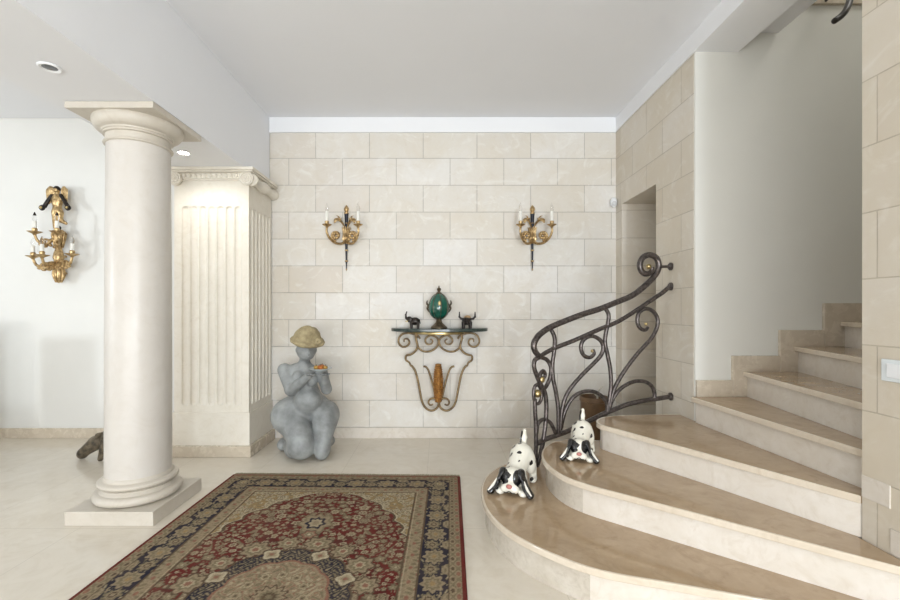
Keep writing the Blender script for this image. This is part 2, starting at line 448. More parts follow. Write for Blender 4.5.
# ------------------------------------------------------------------ recessed spots in the beam
def downlight(loc, label, lit):
    t = thing('recessed_spotlight', label, 'ceiling light', loc, 'recessed spotlights in the beam')
    x, y, z = loc
    bm = NB(); lathe(bm, [(0.030, -0.001), (0.046, -0.001), (0.046, -0.004), (0.040, -0.008), (0.030, -0.004), (0.030, -0.001)], loc, 32); obj('ring', bm, M['trim'], t)
    bm = NB(); lathe(bm, [(0, -0.001), (0.029, -0.001), (0.029, -0.003), (0.012, -0.007), (0, -0.007)], loc, 24)
    obj('lamp', bm, M['lamp_on'] if lit else M['lamp_off'], t)
    return t
m = NT('lit spot lens'); m.n('ShaderNodeTexNoise'); m.set(Emission__Strength=60.0, Emission__Color=(1, 0.97, 0.92, 1), Roughness=0.3); M['lamp_on'] = m.m
M['lamp_off'] = pm('grey spot lens', (120, 122, 126), 0.2, 0.3, var=0.3, scale=80)
downlight((-1.777, 1.986, 2.25), 'small white recessed spotlight, unlit, in the beam soffit in front of the column', False)
downlight((-1.80, 3.06, 2.25), 'lit recessed spotlight in the beam soffit between column and pilaster', True)

# ------------------------------------------------------------------ staircase
R = 0.153
st = thing('staircase', 'winding beige marble staircase with rounded lower steps rising through the right wall opening', 'stairs', (1.0, 2.2, 0))
def offset(pl, d):
    """move an open plan polyline to its left-hand side"""
    out = []
    for i, p in enumerate(pl):
        a = Vector(pl[max(0, i - 1)]); b = Vector(pl[min(len(pl) - 1, i + 1)])
        t_ = (b - a).normalized(); out.append((p[0] - t_.y * d, p[1] + t_.x * d))
    return out
def curve2(pl, per=5):
    return [(v.x, v.y) for v in spl([(x, y, 0) for x, y in pl], per)]
s1 = [(1.547, 1.342), (1.32, 1.418)] + curve2([(1.09, 1.495), (.85, 1.575), (.61, 1.656), (.45, 1.775), (.315, 1.935), (.245, 2.10), (.222, 2.28), (.24, 2.48), (.305, 2.66), (.42, 2.80), (.58, 2.875), (.78, 2.885), (1.0, 2.87)])
s2 = [(1.547, 1.376), (1.30, 1.584), (1.036, 1.8066)] + curve2([(.86, 1.955), (.703, 2.09), (.618, 2.21), (.580, 2.37), (.590, 2.53), (.65, 2.68), (.75, 2.79), (.88, 2.825), (1.0, 2.80), (1.12, 2.80)])
s3 = [(1.547, 1.601), (1.25, 2.10), (.985, 2.548)] + curve2([(.955, 2.605), (.955, 2.66), (.99, 2.735), (1.07, 2.80), (1.2, 2.835), (1.4, 2.855), (1.569, 2.86)])
s4 = [(1.60, 1.62), (1.565, 2.15), (1.535, 2.60), (1.532, 2.655), (1.548, 2.684)]
s5 = [(1.685, 1.62), (1.78, 2.20), (1.861, 2.684)]
s6 = [(1.86, 1.62), (1.98, 2.04), (2.175, 2.684)]
s7 = [(2.05, 1.62), (2.25, 2.15), (2.46, 2.684)]
s8 = [(2.3, 1.62), (2.53, 2.15), (2.76, 2.684)]
inner = {1: [(1.2, 2.75), (1.547, 2.6)], 2: [(1.2, 2.70), (1.547, 2.6)], 3: [(1.569, 2.684), (1.75, 2.684), (1.75, 1.604), (1.547, 1.604)],
         4: [(2.05, 2.684), (2.05, 1.62)], 5: [(2.3, 2.684), (2.3, 1.62)], 6: [(2.6, 2.684), (2.6, 1.62)], 7: [(2.9, 2.684), (2.9, 1.62)], 8: [(3.4, 2.684), (3.4, 1.62)]}
for k, pl in enumerate((s1, s2, s3, s4, s5, s6, s7, s8), 1):
    top = k * R
    bm = NB(); prism(bm, pl + inner[k], top - 0.028, top)
    bevel(obj('tread', bm, M['tread'], st, False), 0.007, 3, 60)
    body = offset(pl, -0.022 if True else 0)
    if k <= 3: body[0] = (1.547, body[0][1] + 0.012)
    if k == 3: body[0] = (1.547, 1.606)
    if k >= 4: body = [(max(x, pl[0][0] + 0.02) if i == 0 else x, max(1.62, min(y, 2.684))) for i, (x, y) in enumerate(body)]
    if k == 3: body = [(min(x, 1.547 if y < 1.7 else 1.569), y) for x, y in body]
    bm = NB(); prism(bm, body + inner[k], top - R + (0.0002 if k > 1 else 0), top - 0.028)
    o = obj('riser', bm, M['riser'], st, False)
    if k <= 2:                                                    # the bowed end pieces are a greyer slab
        o.data.materials.append(M['riser_grey'])
        for p in o.data.polygons:
            if abs(p.normal.z) < 0.5 and p.center.x + st.location.x < (0.60, 0.69)[k - 1]: p.material_index = 1
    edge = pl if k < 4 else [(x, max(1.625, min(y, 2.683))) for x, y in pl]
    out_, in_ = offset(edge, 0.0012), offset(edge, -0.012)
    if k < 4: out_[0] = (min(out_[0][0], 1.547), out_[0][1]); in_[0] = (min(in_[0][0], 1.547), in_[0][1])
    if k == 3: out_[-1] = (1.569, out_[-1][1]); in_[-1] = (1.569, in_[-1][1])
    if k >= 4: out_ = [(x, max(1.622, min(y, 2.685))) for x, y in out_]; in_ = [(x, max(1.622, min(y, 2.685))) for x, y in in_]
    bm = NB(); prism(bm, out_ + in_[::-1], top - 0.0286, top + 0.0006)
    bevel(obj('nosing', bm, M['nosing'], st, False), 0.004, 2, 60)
# stepped skirting on the white stairwell wall
segs = [(1.574, 1.793, 3 * R + 0.10, 0.712), (1.793, 2.083, 0.612, 0.862), (2.083, 2.354, 0.765, 1.02), (2.354, 2.66, 0.918, 1.185), (2.66, 3.3, 1.071, 1.34)]
for x0, x1, z0, z1 in segs:
    bm = NB(); box(bm, x0, x1, 2.669, 2.6865, z0, z1)
    box(bm, x0, x0 + 0.018, 2.666, 2.669, z0, z1)
    bevel(obj('skirting', bm, M['base'], st, False), 0.003)
# skirting blocks on the front pier
for y0, y1, z0, z1 in ((1.497, 1.5985, 0.46, 0.54), (1.40, 1.497, 0.307, 0.394), (1.20, 1.40, 0.154, 0.25)):
    bm = NB(); box(bm, 1.5445, 1.5488, y0, y1, z0, z1)
    bevel(obj('skirting', bm, M['riser'], st, False), 0.002)

# ------------------------------------------------------------------ unseen table and chair, added past the left edge to shade the left wall
M['wood'] = pm('brown polished wood', (120, 84, 54), 0.3, var=0.3, scale=9)
M['seat'] = pm('beige seat cloth', (190, 176, 150), 0.9, var=0.1, scale=60)
t = thing('shade_table', 'unseen brown wooden table added in the left room to shade the wall', 'table', (-4.4, 2.45, 0))
bm = NB(); box(bm, -5.3, -3.55, 2.05, 2.85, 0.60, 0.635); bevel(obj('tabletop', bm, M['wood'], t, False), 0.006)
bm = NB(); box(bm, -5.2, -3.65, 2.15, 2.75, 0.52, 0.60); obj('apron', bm, M['wood'], t, False)
for x in (-5.2, -3.72):
    for y in (2.15, 2.68):
        bm = NB(); box(bm, x, x + 0.07, y, y + 0.07, 0.0, 0.52); bevel(obj('leg', bm, M['wood'], t, False), 0.005)
t = thing('shade_chair', 'unseen brown wooden chair with tall back, added to shade the wall of the left room', 'chair', (-3.75, 3.15, 0))
bm = NB(); box(bm, -3.95, -3.55, 2.93, 3.33, 0.42, 0.47); bevel(obj('seat', bm, M['seat'], t, False), 0.012)
bm = NB(); box(bm, -3.95, -3.55, 3.335, 3.37, 0.20, 1.0); bevel(obj('backrest', bm, M['seat'], t, False), 0.01)
for x in (-3.95, -3.59):
    for y in (2.94, 3.29):
        bm = NB(); box(bm, x, x + 0.04, y, y + 0.04, 0.0, 0.42); obj('leg', bm, M['wood'], t, False)
# ================================================================== wrought iron balustrade
def yb(x):
    return 2.80 + (x - 548) / 124 * 0.16 if x > 548 else 2.80 - (548 - x) / 14 * 0.07
t = thing('balustrade', 'curved wrought iron stair railing with scrolls and brass balls beside the doorway', 'railing', (1.1, 2.87, 0.306))
def iron(name, pts, r, per=6, flat=None):
    bm = NB(); tube(bm, pxc(pts, yb, per), [q * 1.16 for q in r] if hasattr(r, '__len__') else r * 1.16, 10, flat=flat); return obj(name, bm, M['iron'], t, angle=60)
iron('handrail', [(540, 357), (535.5, 352), (533.8, 345), (537, 337.5), (544, 331), (553, 326), (570, 319), (585, 313.5), (600, 308.8), (617, 302), (633, 295), (648, 283), (656.5, 273), (658.7, 265), (656, 257.7), (649, 254.8), (642.5, 258), (639.8, 265), (641.8, 271.5), (646.7, 274), (651.5, 271.5), (652, 267)],
     [0.015, 0.017] + [0.017] * 7 + [0.012])
iron('lower_rail', [(540, 356.5), (546, 352.5), (556, 347.5), (575, 340), (600, 329), (617, 322), (633, 312.5), (650, 301), (662, 293), (668.6, 287.5)], 0.0125)
iron('bottom_rail', [(537, 443.5), (545, 439.5), (556, 435.5), (568, 431), (590, 420.5), (600, 415.5), (613, 410), (627, 404.5), (642, 401), (655, 399), (670, 396.7)], 0.0135)
iron('baluster', [(550, 327.5), (554.6, 338), (554, 352), (552.5, 363), (553, 378), (556, 393), (558, 408), (558.5, 433)], 0.0115)
iron('baluster', [(604.5, 307), (608.6, 315), (607.5, 325), (605.5, 335), (605, 343), (607.5, 355), (610, 368), (611, 383), (610, 395), (607.5, 411)], 0.0115)
iron('scroll', [(560.5, 430), (561, 421), (562.5, 407), (568, 392), (580, 377), (593, 364), (601, 355), (603.2, 347), (600, 340), (591.7, 336), (584, 339.5), (580.8, 347), (583.5, 355), (589.5, 357.5), (594, 354), (593, 349.5)], [0.0115] * 6 + [0.009])
iron('scroll', [(609, 409), (611, 400), (615, 387), (625, 370), (638, 353), (650, 340), (655.5, 331), (657.7, 323), (656.5, 316), (651, 310), (644, 309), (638.5, 314), (637.5, 322.5), (640.5, 328.5), (645.5, 330), (648, 327)], [0.0115] * 6 + [0.009])
iron('arch_bar', [(561, 428), (562.5, 420), (565.5, 410), (572, 398.5), (582, 392), (593, 391.5), (601.5, 396), (606.5, 403), (607.5, 410)], 0.011)
iron('arch_bar', [(609.5, 408), (611.5, 402), (617, 392.5), (625, 385.5), (635, 381.3), (645, 381.7), (651.5, 386), (654.3, 392.5), (654.6, 399)], 0.011)
# narrow end panel of scrolls, standing on the first step
iron('end_scroll', [(540, 357), (547, 360), (551, 368), (549.5, 379), (544.5, 388), (540, 383), (539.5, 376), (543, 371), (545.2, 375), (543, 380)], [0.0115] * 5 + [0.008])
iron('end_scroll', [(540, 357), (535, 360), (534, 367), (537.3, 377), (540.5, 384), (545, 393), (546.3, 405), (546, 417), (544.6, 431), (541.5, 449), (537.8, 463), (537.2, 464.8)], 0.0125)
iron('end_scroll', [(538, 384), (534.5, 387), (533.5, 395), (535, 402), (538.5, 403.5), (541.5, 398), (541, 390), (538, 384)], 0.0095)
iron('end_post', [(534.8, 399), (535, 410), (535.7, 422), (536, 442), (535.6, 456), (536.8, 466.5)], 0.0115)
iron('arch_bar', [(536.5, 433), (538, 424), (543.5, 419.3), (550.5, 423), (555.5, 433)], 0.0105)
for x, y, r in ((648.6, 266.5, 0.018), (541.2, 379.5, 0.024), (537.3, 393.5, 0.026), (646, 324, 0.011), (592.3, 351, 0.011)):
    bm = NB(); ball(bm, P(x, y, yb(x)), r, 14); o = obj('ball', bm, M['brass'], t); o['label'] = 'small brass ball in a scroll'
for x0, y0, x1, y1, r in ((658.5, 266.8, 670.2, 266.5, 0.010), (665, 291, 670.2, 286.5, 0.010), (663, 398, 671, 396.5, 0.012)):
    bm = NB()
    a = P(x0, y0, yb(x0)); b = P(x1, y1, yb(x1)); b.x = 1.569
    tube(bm, [a, b], r, 10)
    lathe(bm, [(0, 0), (0.027, 0), (0.027, 0.010), (0.018, 0.018), (0, 0.018)], ax=Matrix.Translation((1.569, b.y, b.z)) @ Matrix.Rotation(-PI / 2, 4, 'Y'), seg=20)
    obj('wall_bracket', bm, M['iron'], t)

# ------------------------------------------------------------------ pot behind the steps
px_, py_, pY = 594, 440, 3.56
pc = P(px_, py_, pY); pc.z = 0
t = thing('plant_pot', 'brown cylindrical pot on the floor behind the balustrade by the doorway', 'pot', pc)
bm = NB(); lathe(bm, [(0, 0.0), (0.085, 0.0), (0.092, 0.02), (0.108, 0.40), (0.114, 0.405), (0.114, 0.435), (0.106, 0.44), (0.100, 0.43), (0.098, 0.385), (0, 0.385)], pc, 40)
M['pot'] = pm('brown glazed pot', (112, 84, 56), 0.4, var=0.35, scale=14)
obj('body', bm, M['pot'], t)
bm = NB(); lathe(bm, [(0, 0.38), (0.098, 0.38), (0.09, 0.395), (0.04, 0.402), (0, 0.4)], pc, 24)
M['soil'] = pm('dark potting soil', (58, 46, 36), 0.9, var=0.5, scale=60, bump=0.5)
obj('soil', bm, M['soil'], t)
M['twig'] = pm('pale dry stem', (186, 178, 160), 0.7, var=0.25, scale=30)
bm = NB()
tube(bm, spl([pc + Vector(v) for v in ((0.02, -0.03, 0.39), (0.015, -0.035, 0.45), (0.03, -0.04, 0.50), (0.055, -0.05, 0.53))], 5), [0.009, 0.004], 7)
tube(bm, spl([pc + Vector(v) for v in ((0.015, -0.035, 0.44), (-0.01, -0.03, 0.47), (-0.02, -0.02, 0.50))], 5), [0.006, 0.003], 7)
obj('stem', bm, M['twig'], t)

# ------------------------------------------------------------------ handrail of the upper flight
t = thing('upper_handrail', 'dark curved handrail end hanging high in the stairwell', 'handrail', (2.2, 2.4, 2.85))
M['darkwood'] = pm('dark handrail', (44, 36, 30), 0.35, var=0.3, scale=20)
bm = NB()
tube(bm, spl([P(835, 20.5, 2.4), P(840, 17, 2.4), P(845.5, 11, 2.4), P(849, 3, 2.42), P(851, -8, 2.46), P(852, -30, 2.52), P(852, -60, 2.60)], 6), 0.0165, 14)
ball(bm, P(835, 20.5, 2.4), 0.0168, 12)
obj('rail', bm, M['darkwood'], t)
bm = NB(); a = P(851.5, -20, 2.50); tube(bm, [a, Vector((a.x, 2.687, a.z))], 0.008, 8); obj('bracket', bm, M['iron'], t)

# ------------------------------------------------------------------ small fittings
m_wh = pm('white plastic', (236, 238, 240), 0.35, var=0.03, scale=10)
c = P(893, 370, 1.495); c.x = 1.549
t = thing('light_switch', 'white framed light switch on the stone pier at the right', 'light switch', (1.549, c.y, c.z))
y0 = 1.549 * F / (883 - CX); y1 = y0 - 0.118
m_gl = pm('pale blue grey switch frame', (226, 232, 234), 0.2, var=0.04, scale=10)
z0, z1 = CH - (380 - CY) / F * y0 - 0.001, CH - (358.5 - CY) / F * y0
bm = NB(); box(bm, 1.541, 1.549, y1, y0, z0, z1); bevel(obj('frame', bm, m_gl, t, False), 0.003)
bm = NB(); box(bm, 1.5375, 1.541, y1 + 0.025, y0 - 0.022, z0 + 0.014, z1 - 0.014); bevel(obj('rocker', bm, m_wh, t, False), 0.0015)
c = P(613.5, 202.5, 3.85)
t = thing('motion_sensor', 'small white motion sensor in the corner left of the doorway top', 'sensor', (c.x, YB, c.z))
bm = NB(); ball(bm, (c.x, 3.845, c.z), (0.030, 0.022, 0.045), 16); bevel(obj('housing', bm, m_wh, t), 0.002)
bm = NB(); ball(bm, (c.x - 0.002, 3.829, c.z - 0.012), (0.020, 0.012, 0.022), 12); obj('lens', bm, pm('frosted sensor lens', (214, 216, 218), 0.25, var=0.05), t)
bm = NB(); box(bm, c.x - 0.014, c.x + 0.014, 3.85, YB + 0.001, c.z - 0.02, c.z + 0.03); obj('wall_bracket', bm, m_wh, t, False)
# ================================================================== wall console with egg and figurines
YC = 3.76
xc = (439.5 - CX) / F * YC
t = thing('wall_console', 'half round green marble shelf on scrolled gilt iron bracket fixed to the stone wall', 'console table', (xc, YB, 0.4))
zt = 0.985                                                      # top of the slab
bm = NB()
pts = [(xc + 0.428 * math.cos(a), YB - 0.004 - 0.255 * math.sin(a) ** 0.8) for a in np.linspace(0, PI, 33)]
prism(bm, pts, zt - 0.028, zt)
M['verde'] = marble_mat('dark green marble', (50, 62, 57), (32, 41, 38), (96, 108, 102), 0.18, 9)
bevel(obj('top', bm, M['verde'], t, False), 0.006, 3)
M['oldgilt'] = pm('rubbed gilt iron', (150, 128, 92), 0.42, 0.75, c2=(84, 66, 46), scale=34, bump=0.1)
bm = NB()                                                       # bowed apron bar under the slab
tube(bm, [(xc + 0.24 * math.cos(a), YB - 0.02 - 0.20 * math.sin(a), zt - 0.040) for a in np.linspace(0.0, PI, 28)], 0.011, 8, flat=(0.5, 1.1))
o = obj('apron_bar', bm, M['brass'], t)
def cc(p): return (380 + p[0] / 4.283, 280 + p[1] / 4.283)
def mir(p): return (504.5 - p[0], p[1])
A = [(172, 252), (160, 238), (130, 228), (100, 230), (83, 246), (80, 268), (94, 285), (114, 284), (126, 269), (119, 253), (105, 254), (103, 266)]
B = [(153, 228), (155, 255), (161, 283), (152, 304), (132, 319), (113, 324), (111, 342), (126, 354), (131, 368)]
B2 = [(161, 280), (168, 294), (188, 306), (215, 305), (240, 290), (251, 265), (241, 245), (216, 237), (197, 250), (195, 265), (205, 275), (220, 273), (226, 261), (216, 252)]
Lg = [(131, 366), (138, 370), (150, 388), (160, 420), (170, 470), (180, 520), (196, 548), (220, 560), (243, 549), (251, 526), (236, 508), (216, 510), (208, 524), (215, 536), (228, 532)]
In = [(186, 370), (196, 372), (206, 384), (216, 412), (228, 455), (238, 500), (251, 522)]
for nm, crv, r in (('scroll', A, 0.009), ('stem', B, 0.010), ('scroll', B2, 0.009), ('leg', Lg, 0.010), ('brace', In, 0.009)):
    for mm in (False, True):
        bm = NB()
        tube(bm, pxc([cc(mir(p) if mm else p) for p in crv], YC, 6), [r] * 3 + [r * 0.75], 8)
        obj(nm, bm, M['oldgilt'], t, angle=60)
a = P(438.8, 402, YC)
for x_, z_ in ((xc, a.z), (xc - 0.2, 0.90), (xc + 0.2, 0.90)):
    bm = NB(); tube(bm, [(x_, YC, z_), (x_, YB - 0.001, z_)], 0.008, 8)
    obj('wall_fixing', bm, M['oldgilt'], t)
cob = P(438.3, 383, YC)
bm = NB()
for row in range(17):
    f = row / 16; z = cob.z - 0.155 + 0.31 * f
    rr = 0.033 * (math.sin(PI * (0.12 + 0.80 * f)) ** 0.55)
    for k in range(10):
        a = 2 * PI * (k + 0.5 * (row % 2)) / 10
        ball(bm, (cob.x + rr * math.cos(a), cob.y + 0.9 * rr * math.sin(a), z), (0.0125, 0.0125, 0.0115), 8)
lathe(bm, [(0.0, -0.15), (0.03, -0.12), (0.036, 0.0), (0.03, 0.12), (0, 0.16)], cob, 16)
M['cob'] = pm('ochre gilt cob', (176, 126, 62), 0.45, 0.45, c2=(120, 78, 34), scale=40)
o = obj('cob_ornament', bm, M['cob'], t); o['label'] = 'golden corn cob ornament in the middle of the bracket'

# egg
ex, ey = (439 - CX) / F * 3.73, 3.73
t = thing('jewelled_egg', 'green enamel egg on bronze foot in the middle of the green marble shelf', 'ornament', (ex, ey, zt))
M['egg'] = pm('green enamel', (22, 104, 84), 0.16, 0.0, c2=(10, 66, 56), scale=9, coat=0.6)
M['bronze'] = pm('bronze mount', (118, 104, 84), 0.4, 0.8, c2=(70, 60, 48), scale=50)
bm = NB()
prof = []
for k in range(25):
    a = PI * k / 24; z = -math.cos(a); r = math.sin(a) * (0.088 - 0.008 * z)
    prof.append((r, zt + 0.19 + 0.112 * z))
lathe(bm, prof, (ex, ey, 0), 40); obj('shell', bm, M['egg'], t)
bm = NB(); lathe(bm, [(0, zt), (0.070, zt), (0.072, zt + 0.012), (0.052, zt + 0.028), (0.030, zt + 0.05), (0.022, zt + 0.072), (0.030, zt + 0.088), (0.055, zt + 0.102), (0.046, zt + 0.104), (0, zt + 0.10)], (ex, ey, 0), 32)
obj('foot', bm, M['bronze'], t)
bm = NB()
for k in range(8):                                               # ribs of the cage
    a = 2 * PI * k / 8 + 0.2
    tube(bm, [(ex + (r + 0.001) * math.cos(a), ey + (r + 0.001) * math.sin(a), z) for r, z in prof[2:23]], 0.0028, 6)
ring = [(ex + 0.0905 * math.cos(b), ey + 0.0905 * math.sin(b), zt + 0.19) for b in np.linspace(0, 2 * PI, 40)[:-1]]
obj('cage', bm, M['bronze'], t)
bm = NB(); lathe(bm, [(0, 0.298), (0.026, 0.298), (0.024, 0.306), (0.010, 0.314), (0.014, 0.324), (0.019, 0.334), (0.012, 0.346), (0.005, 0.352), (0.008, 0.36), (0, 0.368)], (ex, ey, zt), 20)
obj('finial', bm, M['bronze'], t)
for s in (-1, 1):
    bm = NB(); tube(bm, spl([(ex + s * 0.082, ey, zt + 0.14), (ex + s * 0.100, ey, zt + 0.17), (ex + s * 0.092, ey, zt + 0.195), (ex + s * 0.104, ey, zt + 0.215), (ex + s * 0.100, ey, zt + 0.24)], 5), [0.005, 0.009, 0.009, 0.004], 8)
    obj('handle', bm, M['bronze'], t)
bm = NB(); ball(bm, (ex + 0.005, ey - 0.089, zt + 0.215), (0.013, 0.007, 0.022), 12); obj('medallion', bm, M['brass'], t)

# elephant, trunk raised to the left
k_ = 117.0
o_ = P(413.5, 330, 3.74)
t = thing('elephant_figurine', 'small dark elephant figurine with raised trunk, left on the marble shelf', 'figurine', (o_.x, 3.74, zt))
def ele(p):
    E, C, sm = SDF.ell, SDF.cap, SDF.smin
    d = E(p, (0.012, 0, 0.062), (0.042, 0.030, 0.034))
    d = sm(d, E(p, (-0.036, 0, 0.078), (0.024, 0.022, 0.026)), 0.012)
    for x in (-0.018, 0.04):
        for y in (-0.017, 0.017):
            d = sm(d, C(p, (x, y, 0.05), (x, y, 0.004), 0.014, 0.011), 0.006)
    for a, b, ra, rb in (((-0.05, 0, 0.078), (-0.064, 0, 0.09), .012, .009), ((-0.064, 0, 0.09), (-0.066, 0, 0.118), .009, .007), ((-0.066, 0, 0.118), (-0.058, 0, 0.142), .007, .0055)):
        d = sm(d, C(p, a, b, ra, rb), 0.005)
    d = sm(d, C(p, (0.052, 0, 0.075), (0.06, 0, 0.04), 0.004, 0.003), 0.004)
    return d
obj('body', sdf_mesh(ele, (-0.09, -0.05, 0.0), (0.08, 0.05, 0.16), 0.0032), M['black_bronze'], t, world=False)
for s in (-1, 1):
    bm = NB(); ball(bm, (-0.026, s * 0.026, 0.074), (0.016, 0.005, 0.024), 12); obj('ear', bm, M['black_bronze'], t, world=False)
    bm = NB(); tube(bm, spl([(-0.048, s * 0.010, 0.064), (-0.062, s * 0.012, 0.058), (-0.074, s * 0.011, 0.064)], 4), [0.004, 0.0015], 7)
    obj('tusk', bm, M['brass'], t, world=False)
# horned animal with pale hump at the right end
o_ = P(467, 331, 3.72)
t = thing('horned_figurine', 'small dark figurine with two upturned horns and pale back, right on the shelf', 'figurine', (o_.x, 3.72, zt))
def bull(p):
    E, C, sm = SDF.ell, SDF.cap, SDF.smin
    d = E(p, (0, 0.03, 0.065), (0.042, 0.055, 0.036))
    d = sm(d, E(p, (0, -0.035, 0.068), (0.026, 0.028, 0.026)), 0.014)
    d = sm(d, E(p, (0, -0.056, 0.05), (0.016, 0.018, 0.017)), 0.012)
    for x in (-0.028, 0.028):
        for y in (-0.012, 0.065):
            d = sm(d, C(p, (x, y, 0.05), (x * 1.05, y, 0.005), 0.016, 0.012), 0.006)
    for s in (-1, 1):
        for a, b, ra, rb in (((0.016, -.035, .082), (0.05, -.035, .084), .010, .009), ((0.05, -.035, .084), (0.066, -.035, .10), .009, .008), ((0.066, -.035, .10), (0.066, -.035, .14), .008, .005)):
            d = sm(d, C(p, (a[0] * s, a[1], a[2]), (b[0] * s, b[1], b[2]), ra, rb), 0.005)
    return d
obj('body', sdf_mesh(bull, (-0.09, -0.09, 0.0), (0.09, 0.1, 0.16), 0.0034), M['black_bronze'], t, world=False)
bm = NB(); ball(bm, (0.006, 0.035, 0.088), (0.033, 0.040, 0.026), 18)
obj('hump', bm, pm('tan horn inlay', (190, 156, 112), 0.4, var=0.25, scale=30), t, world=False)

# ================================================================== two-light wall sconces
def make_sconce(x, z, label):
    """origin on the wall; arms reach 0.18 m into the room"""
    t = thing('wall_sconce', label, 'wall light', (x, YB, z), 'two candle wall sconces on the stone wall')
    W_ = dict(world=False)
    bm = NB()
    lathe(bm, [(0, -0.365), (0.004, -0.36), (0.006, -0.31), (0.010, -0.285), (0.007, -0.27), (0.009, -0.2), (0.013, -0.1), (0.013, 0.0), (0.016, 0.10), (0.018, 0.135), (0, 0.135)], (0, -0.025, 0), 16)
    obj('stem', bm, M['navy_enamel'], t, **W_)
    bm = NB()
    lathe(bm, [(0, 0.133), (0.020, 0.133), (0.022, 0.142), (0.012, 0.150), (0.020, 0.162), (0.023, 0.175), (0.017, 0.192), (0.007, 0.205), (0.0, 0.215)], (0, -0.025, 0), 16)
    obj('finial', bm, M['gilt'], t, **W_)
    bm = NB(); lathe(bm, [(0, -0.372), (0.005, -0.366), (0.007, -0.355), (0, -0.35)], (0, -0.025, 0), 12); obj('tip', bm, M['gilt'], t, **W_)
    for zz in (-0.285, -0.19, 0.05):
        bm = NB(); lathe(bm, [(0.008, -0.008), (0.016, -0.003), (0.016, 0.003), (0.008, 0.008)], (0, -0.025, zz), 14); obj('collar', bm, M['gilt'], t, **W_)
    for zz in (0.05, -0.19):
        bm = NB(); tube(bm, [(0, -0.02, zz), (0, 0.0, zz)], 0.009, 8); obj('wall_fixing', bm, M['gilt'], t, **W_)
    bm = NB()                                                    # acanthus cup in the middle
    for s, r0 in ((1, 1.0), (1, 0.75)):
        for k in range(7):
            a = PI + PI * k / 6
            d = Vector((math.cos(a), math.sin(a), 0))
            b = Vector((0, -0.025, 0))
            tube(bm, spl([b + d * 0.010 + Vector((0, 0, -0.13 * r0)), b + d * 0.030 * r0 + Vector((0, 0, -0.09)), b + d * 0.026 * r0 + Vector((0, 0, -0.04)), b + d * 0.040 * r0 + Vector((0, 0, -0.005 + 0.02 * r0))], 4), [0.006, 0.012, 0.011, 0.004], 7, flat=(1, 0.6))
    obj('leaf_cup', bm, M['gilt'], t, **W_)
    for s in (-1, 1):
        bm = NB()
        tube(bm, spl([(0, -0.03, -0.10), (s * 0.035, -0.06, -0.135), (s * 0.08, -0.11, -0.135), (s * 0.118, -0.155, -0.10), (s * 0.135, -0.178, -0.05), (s * 0.133, -0.18, -0.015)], 7), [0.012, 0.011, 0.010, 0.009], 9)
        # curled leaf scroll on the arm
        sp = []
        for k in range(26):
            a = k / 25 * 1.5 * 2 * PI; r = 0.045 * (1 - 0.78 * k / 25)
            sp.append((s * (0.070 + r * math.cos(a - PI / 2)), -0.115, -0.075 + r * math.sin(a - PI / 2)))
        tube(bm, sp, [0.0105, 0.0065], 8)
        for k in range(6):
            a = k / 6 * 2 * PI
            ball(bm, (s * 0.070 + 0.021 * math.cos(a), -0.122, -0.075 + 0.021 * math.sin(a)), (0.014, 0.010, 0.014), 8)
        obj('arm', bm, M['gilt'], t, angle=60, **W_)
        bm = NB()                                                # upper leaf springing from the stem
        tube(bm, spl([(s * 0.005, -0.03, 0.0), (s * 0.028, -0.05, 0.045), (s * 0.052, -0.075, 0.07), (s * 0.078, -0.095, 0.065), (s * 0.086, -0.105, 0.038)], 6), [0.008, 0.017, 0.024, 0.021, 0.006], 9, flat=(1, 0.5))
        for q_, (lx_, lz_) in enumerate(((0.030, 0.085), (0.052, 0.092), (0.075, 0.085), (0.090, 0.062))):
            tube(bm, spl([(s * 0.045, -0.07, 0.058), (s * (0.045 + lx_) / 2, -0.08, (0.058 + lz_) / 2 + 0.008), (s * lx_, -0.088, lz_)], 4), [0.010, 0.012, 0.003], 7, flat=(1, 0.5))
        tube(bm, spl([(s * 0.040, -0.065, 0.06), (s * 0.055, -0.08, 0.095), (s * 0.075, -0.09, 0.105)], 5), [0.010, 0.012, 0.003], 8, flat=(1, 0.5))
        obj('leaf', bm, M['gilt'], t, angle=60, **W_)
        c = (s * 0.133, -0.18, 0)
        bm = NB(); lathe(bm, [(0, -0.022), (0.009, -0.02), (0.014, -0.008), (0.034, 0.004), (0.041, 0.010), (0.036, 0.010), (0.018, 0.006), (0.016, 0.016), (0.0185, 0.035), (0.014, 0.04), (0, 0.04)], c, 20)
        obj('drip_pan', bm, M['gilt'], t, **W_)
        bm = NB(); lathe(bm, [(0, 0.036), (0.0135, 0.036), (0.013, 0.118), (0.011, 0.122), (0, 0.122)], c, 18); obj('candle', bm, M['candle'], t, **W_)
        bm = NB(); lathe(bm, [(0, 0.120), (0.008, 0.121), (0.0125, 0.132), (0.0145, 0.147), (0.011, 0.165), (0.005, 0.182), (0.0015, 0.194), (0, 0.196)], c, 16)
        obj('bulb', bm, M['bulb'], t, **W_)
    return t
m = NT('clear flame bulb'); m.n('ShaderNodeTexNoise')
m.set(Base__Color=(0.95, 0.95, 0.95, 1), Roughness=0.04, IOR=1.25); m.b.inputs['Transmission Weight'].default_value = 1.0; M['bulb'] = m.m
zs = 1.862
make_sconce((346.5 - CX) / 112.6, zs, 'two candle gilt wall sconce left of the console, above the statue')
sc = [o for o in COL.objects if o.name == 'wall_sconce'][0]
dup(sc, ((532.3 - CX) / 112.6, YB, zs), 'two candle gilt wall sconce right of the console, above the balustrade')

